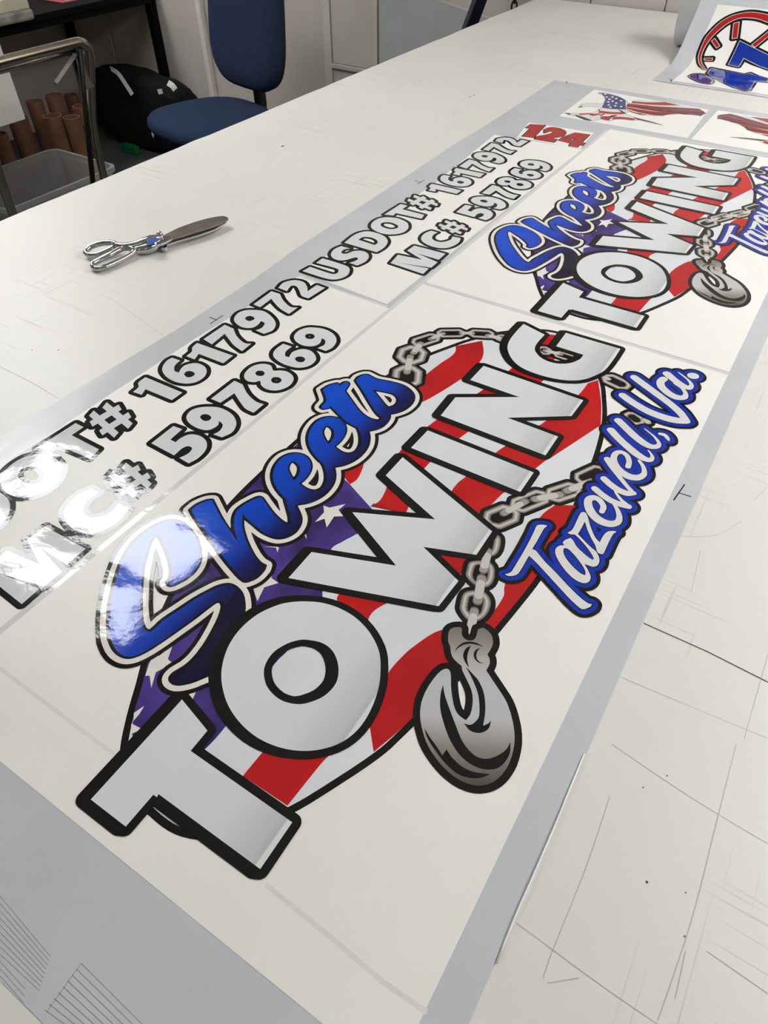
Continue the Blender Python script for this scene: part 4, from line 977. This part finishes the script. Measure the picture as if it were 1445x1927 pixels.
# ================================================================ hand cart with a bent chrome handle
m_tube = mat('cart_chrome', (205, 196, 180), .16, 1., scale=4.)
K = at_z(174, 240, .60); yR = K.y; cr = at_y(171, 100, yR); zt = .895; xt = cr.x+.01
yL = at_z(-8, 112, zt).y-.085
CX_ = (K.x-.02, (yR+yL)/2, 0); ST = tag(empty('hand_cart', CX_), 'folding hand cart with a bent chrome tube handle in front of the plastic bin', 'hand cart')
V_ = lambda x, y, z: (x-CX_[0], y-CX_[1], z)
xk = K.x; xf_ = xk-.055; rr = .055
def side(z): return xf_+(xk-xf_)*z/.6 if z < .6 else xk+(xt-xk)*(z-.6)/(zt-.6)
hoop = [V_(side(z), yR, z) for z in (.10, .35, .57)] + [V_(side(z), yR, z) for z in (.63, .72, zt-rr)]
hoop += [V_(side(zt-rr+rr*math.sin(t)), yR-rr+rr*math.cos(t), zt-rr+rr*math.sin(t)) for t in [math.pi/2*i/7 for i in range(1, 8)]]
hoop += [V_(side(zt-rr+rr*math.cos(t)), yL+rr-rr*math.sin(t), zt-rr+rr*math.cos(t)) for t in [math.pi/2*i/7 for i in range(0, 8)]]
hoop += [V_(side(z), yL, z) for z in (.72, .63, .57, .35, .10)]
bm = bmesh.new(); tube(bm, hoop, .0155, 14); bmesh.ops.recalc_face_normals(bm, faces=bm.faces); finish('chrome_handle', bm, m_tube, ST, smooth=True)
yP = yR-.05; pa_, pb_ = at_y(147, 78, yP), at_y(164, 240, yP); d_ = (pb_-pa_)/(pb_.z-pa_.z)
for y in (yP,):
    P_ = [Vector((pa_.x+d_.x*(z-pa_.z)-CX_[0], y-CX_[1], z)) for z in (pa_.z-.02, .6, .12)]
    bm = bmesh.new(); tube(bm, P_, .010, 8); finish('black_upright', bm, m_blk, ST, smooth=True)
bm = bmesh.new(); tube(bm, [V_(side(zt)-.024, yR-.03, zt-.024), V_(side(zt)-.024, yL+.03, zt-.024)], .0135, 12); finish('cross_bar', bm, m_tube, ST, smooth=True)
m_gus = mat('gusset_grey', (120, 112, 104), .5, .3)
for y, s_ in ((yR, -1), (yL, 1)):
    if s_ < 0: bm = bmesh.new(); box(bm, V_(side(.80)-.004, y+s_*.022, .80), (.006, .045, .11)); finish('gusset_plate', bm, m_gus, ST, bevel=.003)
    if s_ < 0: bm = bmesh.new(); box(bm, V_(side(.6)-.012, y+s_*.016, .60), (.016, .022, .03)); finish('hinge', bm, m_blk, ST, bevel=.003)
    bm = bmesh.new(); bmesh.ops.create_cone(bm, cap_ends=True, segments=20, radius1=.055, radius2=.055, depth=.03, matrix=Matrix.Translation(V_(xf_, y-s_*.03, .055)) @ Matrix.Rotation(math.pi/2, 4, 'X')); finish('wheel', bm, m_blk, ST, bevel=.005)
a_, b_ = at_y(143, 101, yP-.005), at_y(104, 158, yP-.17)
bm = bmesh.new(); tube(bm, [Vector(a_)-Vector(CX_), Vector(b_)-Vector(CX_)], .0085, 4); finish('diagonal_strut', bm, mat('strut_grey', (150, 148, 146), .4, .4), ST)
bm = bmesh.new(); tube(bm, [V_(xf_, yR+.045, .055), V_(xf_, yL-.045, .055)], .008, 8); tube(bm, [V_(side(.1), yR, .1), V_(xf_, yR, .055)], .012, 8); tube(bm, [V_(side(.1), yL, .1), V_(xf_, yL, .055)], .012, 8); finish('axle', bm, m_blk, ST)
bm = bmesh.new(); box(bm, V_(xf_+.13, (yR+yL)/2, .03), (.24, yR-yL-.02, .012)); box(bm, V_(xf_+.006, (yR+yL)/2, .07), (.012, yR-yL-.03, .08)); finish('toe_plate', bm, m_blk, ST, bevel=.003)

# ================================================================ clear plastic bin and the cardboard tubes
m_clear = NT('clear_plastic'); b = m_clear.b; b.inputs['Base Color'].default_value = lin((222, 222, 220)); b.inputs['Roughness'].default_value = .32
b.inputs['Transmission Weight'].default_value = .82; b.inputs['IOR'].default_value = 1.15; m_clear = m_clear.m
BZ = .285; c0, c1, c2 = at_z(90, 276, BZ), at_z(231, 303, BZ), at_z(0, 312, BZ)
bx0, bx1, by1 = c0.x, c1.x, (c0.y+c1.y)/2; by0 = by1-.62
BO = ((bx0+bx1)/2, (by0+by1)/2, 0); BIN = tag(empty('storage_bin', BO), 'empty translucent plastic storage bin on the floor in front of the cardboard tubes', 'bin')
def rrect(hx, hy, r, n=5):
    P = []
    for cx_, cy_, a in ((hx-r, hy-r, 0), (-hx+r, hy-r, 90), (-hx+r, -hy+r, 180), (hx-r, -hy+r, 270)):
        P += [(cx_+r*math.cos(math.radians(a+90*i/n)), cy_+r*math.sin(math.radians(a+90*i/n))) for i in range(n+1)]
    return P
hx, hy = (bx1-bx0)/2, (by1-by0)/2
lay = [(.045, .012), (.012, BZ-.035), (.012, BZ-.03), (-.0, BZ-.02), (0, BZ), (.014, BZ), (.016, BZ-.03), (.048, .016)]
bm = bmesh.new(); R_ = [[bm.verts.new((x, y, z)) for x, y in rrect(hx-i_, hy-i_, .05)] for i_, z in lay]
n = len(R_[0])
for A, B in zip(R_, R_[1:]):
    for k in range(n): bm.faces.new((A[k], A[(k+1) % n], B[(k+1) % n], B[k]))
bm.faces.new(R_[0][::-1]); bm.faces.new(R_[-1])
bmesh.ops.translate(bm, vec=(0, 0, -.011), verts=bm.verts)
bmesh.ops.recalc_face_normals(bm, faces=bm.faces); finish('bin_body', bm, m_clear, BIN, smooth=False)
m_tubec = mat('cardboard_tube', (112, 74, 52), .85, col2=(94, 62, 44), scale=18.)
TUBES = [(14, 262, .37, .041), (48, 250, .38, .041), (86, 224, .40, .045), (124, 221, .39, .040), (152, 199, .41, .041), (100, 178, .43, .042), (64, 190, .42, .040), (26, 216, .43, .036), (132, 178, .34, .034)]
names = ['leftmost front', 'second from left', 'third from left, widest', 'fourth from left', 'right end', 'tallest at the back', 'back row, left', 'back row, behind the cabinet', 'short, behind the widest']
tb = []
for i, (u, v, z, r) in enumerate(TUBES):
    p = at_z(u, v, z); x, y = p.x, p.y
    x = min(x, 9); 
    tb.append([x, y, z, r])
tb[0][:2] = [-3.445, 2.02]; tb[1][:2] = [-3.535, 2.21]
for it in range(60):                                           # let the bundle settle so that no two tubes overlap
    for i in range(len(tb)):
        for j in range(i):
            dx, dy = tb[i][0]-tb[j][0], tb[i][1]-tb[j][1]; d = math.hypot(dx, dy) or 1e-6; need = tb[i][3]+tb[j][3]+.003
            if d < need:
                q = (need-d)/2/d; tb[i][0] += dx*q; tb[i][1] += dy*q; tb[j][0] -= dx*q; tb[j][1] -= dy*q
        if tb[i][1] < by1+tb[i][3]+.01 and tb[i][0] > bx0-tb[i][3]: tb[i][1] = by1+tb[i][3]+.012
def px_x(x, y, z):
    v = Vector((x, y, z-CAMZ)); cy, sy = math.cos(YAW), math.sin(YAW); r_, f_y = v.x*cy+v.y*sy, -v.x*sy+v.y*cy
    return r_/(f_y*_c-v.z*_s)
order = sorted(range(len(tb)), key=lambda k: px_x(*tb[k][:3]))
RANK = ['leftmost, under the white cabinet', 'second from the left', 'third from the left', 'fourth from the left', 'fifth from the left', 'sixth from the left',
        'third from the right', 'second from the right', 'rightmost, next to the cart']
names = [None]*len(tb)
for k, i in enumerate(order): names[i] = RANK[k]
for i, (x, y, z, r) in enumerate(tb):
    bm = bmesh.new(); n = 20; R_ = [[bm.verts.new((rad*math.cos(2*math.pi*k/n), rad*math.sin(2*math.pi*k/n), h)) for k in range(n)] for rad, h in ((r-.005, .01), (r-.005, z), (r, z), (r, 0), (r-.005, 0), (r-.005, .01))]
    for A, B in zip(R_, R_[1:]):
        for k in range(n): bm.faces.new((A[k], A[(k+1) % n], B[(k+1) % n], B[k]))
    bmesh.ops.remove_doubles(bm, verts=bm.verts, dist=1e-6); bmesh.ops.recalc_face_normals(bm, faces=bm.faces)
    o = finish('cardboard_tube', bm, m_tubec, None, smooth=False); o.location = (x, y, 0)
    tag(o, 'brown cardboard tube standing behind the plastic bin, '+names[i], 'tube', 'cardboard tubes standing behind the bin')

# ================================================================ black bag by the wall
l_, r_, t_ = at_y(182, 140, 3.1), at_y(352, 170, 3.1), at_y(262, 122, 3.15)
BGO = ((l_.x+r_.x)/2, 3.10, 0); BAG = tag(empty('backpack', BGO), 'black backpack with white straps slumped on the floor against the back wall', 'backpack')
m_bag = mat('bag_black', (5, 5, 6), .85, col2=(9, 9, 10), spec=.25, scale=20., bump=.6, bscale=14.); m_strap = mat('white_strap', (205, 203, 200), .6)
hx, hz = (r_.x-l_.x)/2*1.0, t_.z*.96
bm = bmesh.new(); bmesh.ops.create_cube(bm, size=1); bmesh.ops.subdivide_edges(bm, edges=bm.edges, cuts=14, use_grid_fill=True)
from mathutils import noise
def bag_pt(v):
    u = Vector((v.x*2, v.y*2, v.z*2)); e = 4.5; L = (abs(u.x)**e+abs(u.y)**e+abs(u.z)**e)**(1/e); u = u/L
    nz_ = noise.noise(u*2.3)*.06+noise.noise(u*6)*.03
    sag = 1-.22*max(0, u.x)*(u.z > 0)*u.z
    return Vector((u.x*hx*(1+nz_), u.y*.112*(1+nz_*1.0)*(1.1-.12*u.z), (u.z*(1+nz_*.8)*sag+1)*hz/2))
for v in bm.verts: v.co = bag_pt(v.co)
zmin = min(v.co.z for v in bm.verts)
for v in bm.verts: v.co.z = max(.0, v.co.z-zmin)
finish('bag_body', bm, m_bag, BAG, smooth=True)
def ribbon(name, P, w_, m, par, up=(0, -.7, .7)):
    bm = bmesh.new(); L = []
    for i, p in enumerate(P):
        d = (P[min(i+1, len(P)-1)]-P[max(i-1, 0)]).normalized(); n_ = d.cross(Vector(up)).normalized()*w_/2; h_ = Vector(up).normalized()*.0015
        L.append([bm.verts.new(q) for q in (p+n_+h_, p-n_+h_, p-n_-h_, p+n_-h_)])
    for a, b__ in zip(L, L[1:]):
        for k in range(4): bm.faces.new((a[k], a[(k+1) % 4], b__[(k+1) % 4], b__[k]))
    bm.faces.new(L[0][::-1]); bm.faces.new(L[-1]); bmesh.ops.recalc_face_normals(bm, faces=bm.faces); return finish(name, bm, m, par)
yf = 3.08-.235
bo = Vector(BGO)
ribbon('strap', sm3([at_y(u, v, y)-bo for u, v, y in ((206, 128, 3.045), (222, 138, 2.995), (236, 158, 2.967), (249, 178, 2.955))], 4), .022, m_strap, BAG)
ribbon('strap_tag', sm3([at_y(u, v, 2.985)-bo for u, v in ((316, 156), (324, 161), (330, 169))], 3), .03, m_strap, BAG)
ribbon('strap_tag', [at_y(u, v, 2.952)-bo for u, v in ((300, 168), (303, 177))], .03, m_strap, BAG); ribbon('strap_tag', [at_y(u, v, 2.952)-bo for u, v in ((289, 241), (287, 256))], .03, m_strap, BAG)
# small green clip on the floor
gp = at_z(246, 283, .0); GO = (gp.x+.0, min(gp.y, 2.80), 0); gp2 = at_z(246, 281, .02)
GR = tag(empty('green_block', (gp2.x, gp2.y, 0)), 'small green plastic block lying on the dark floor in front of the backpack', 'block')
m_green = mat('green_plastic', (10, 95, 45), .5)
bx('block_body', (-.06, -.02, 0), (.06, .02, .045), m_green, GR, .004)
for i in range(4): bx('stud', (-.045+i*.026, -.008, .045), (-.033+i*.026, .008, .053), m_green, GR, .001)

# keep the sheet's origin in the middle of the sheet
mid = Vector((-.39, 1.1, 0))
for ch in SHEET.children: ch.location -= mid
SHEET.location += mid
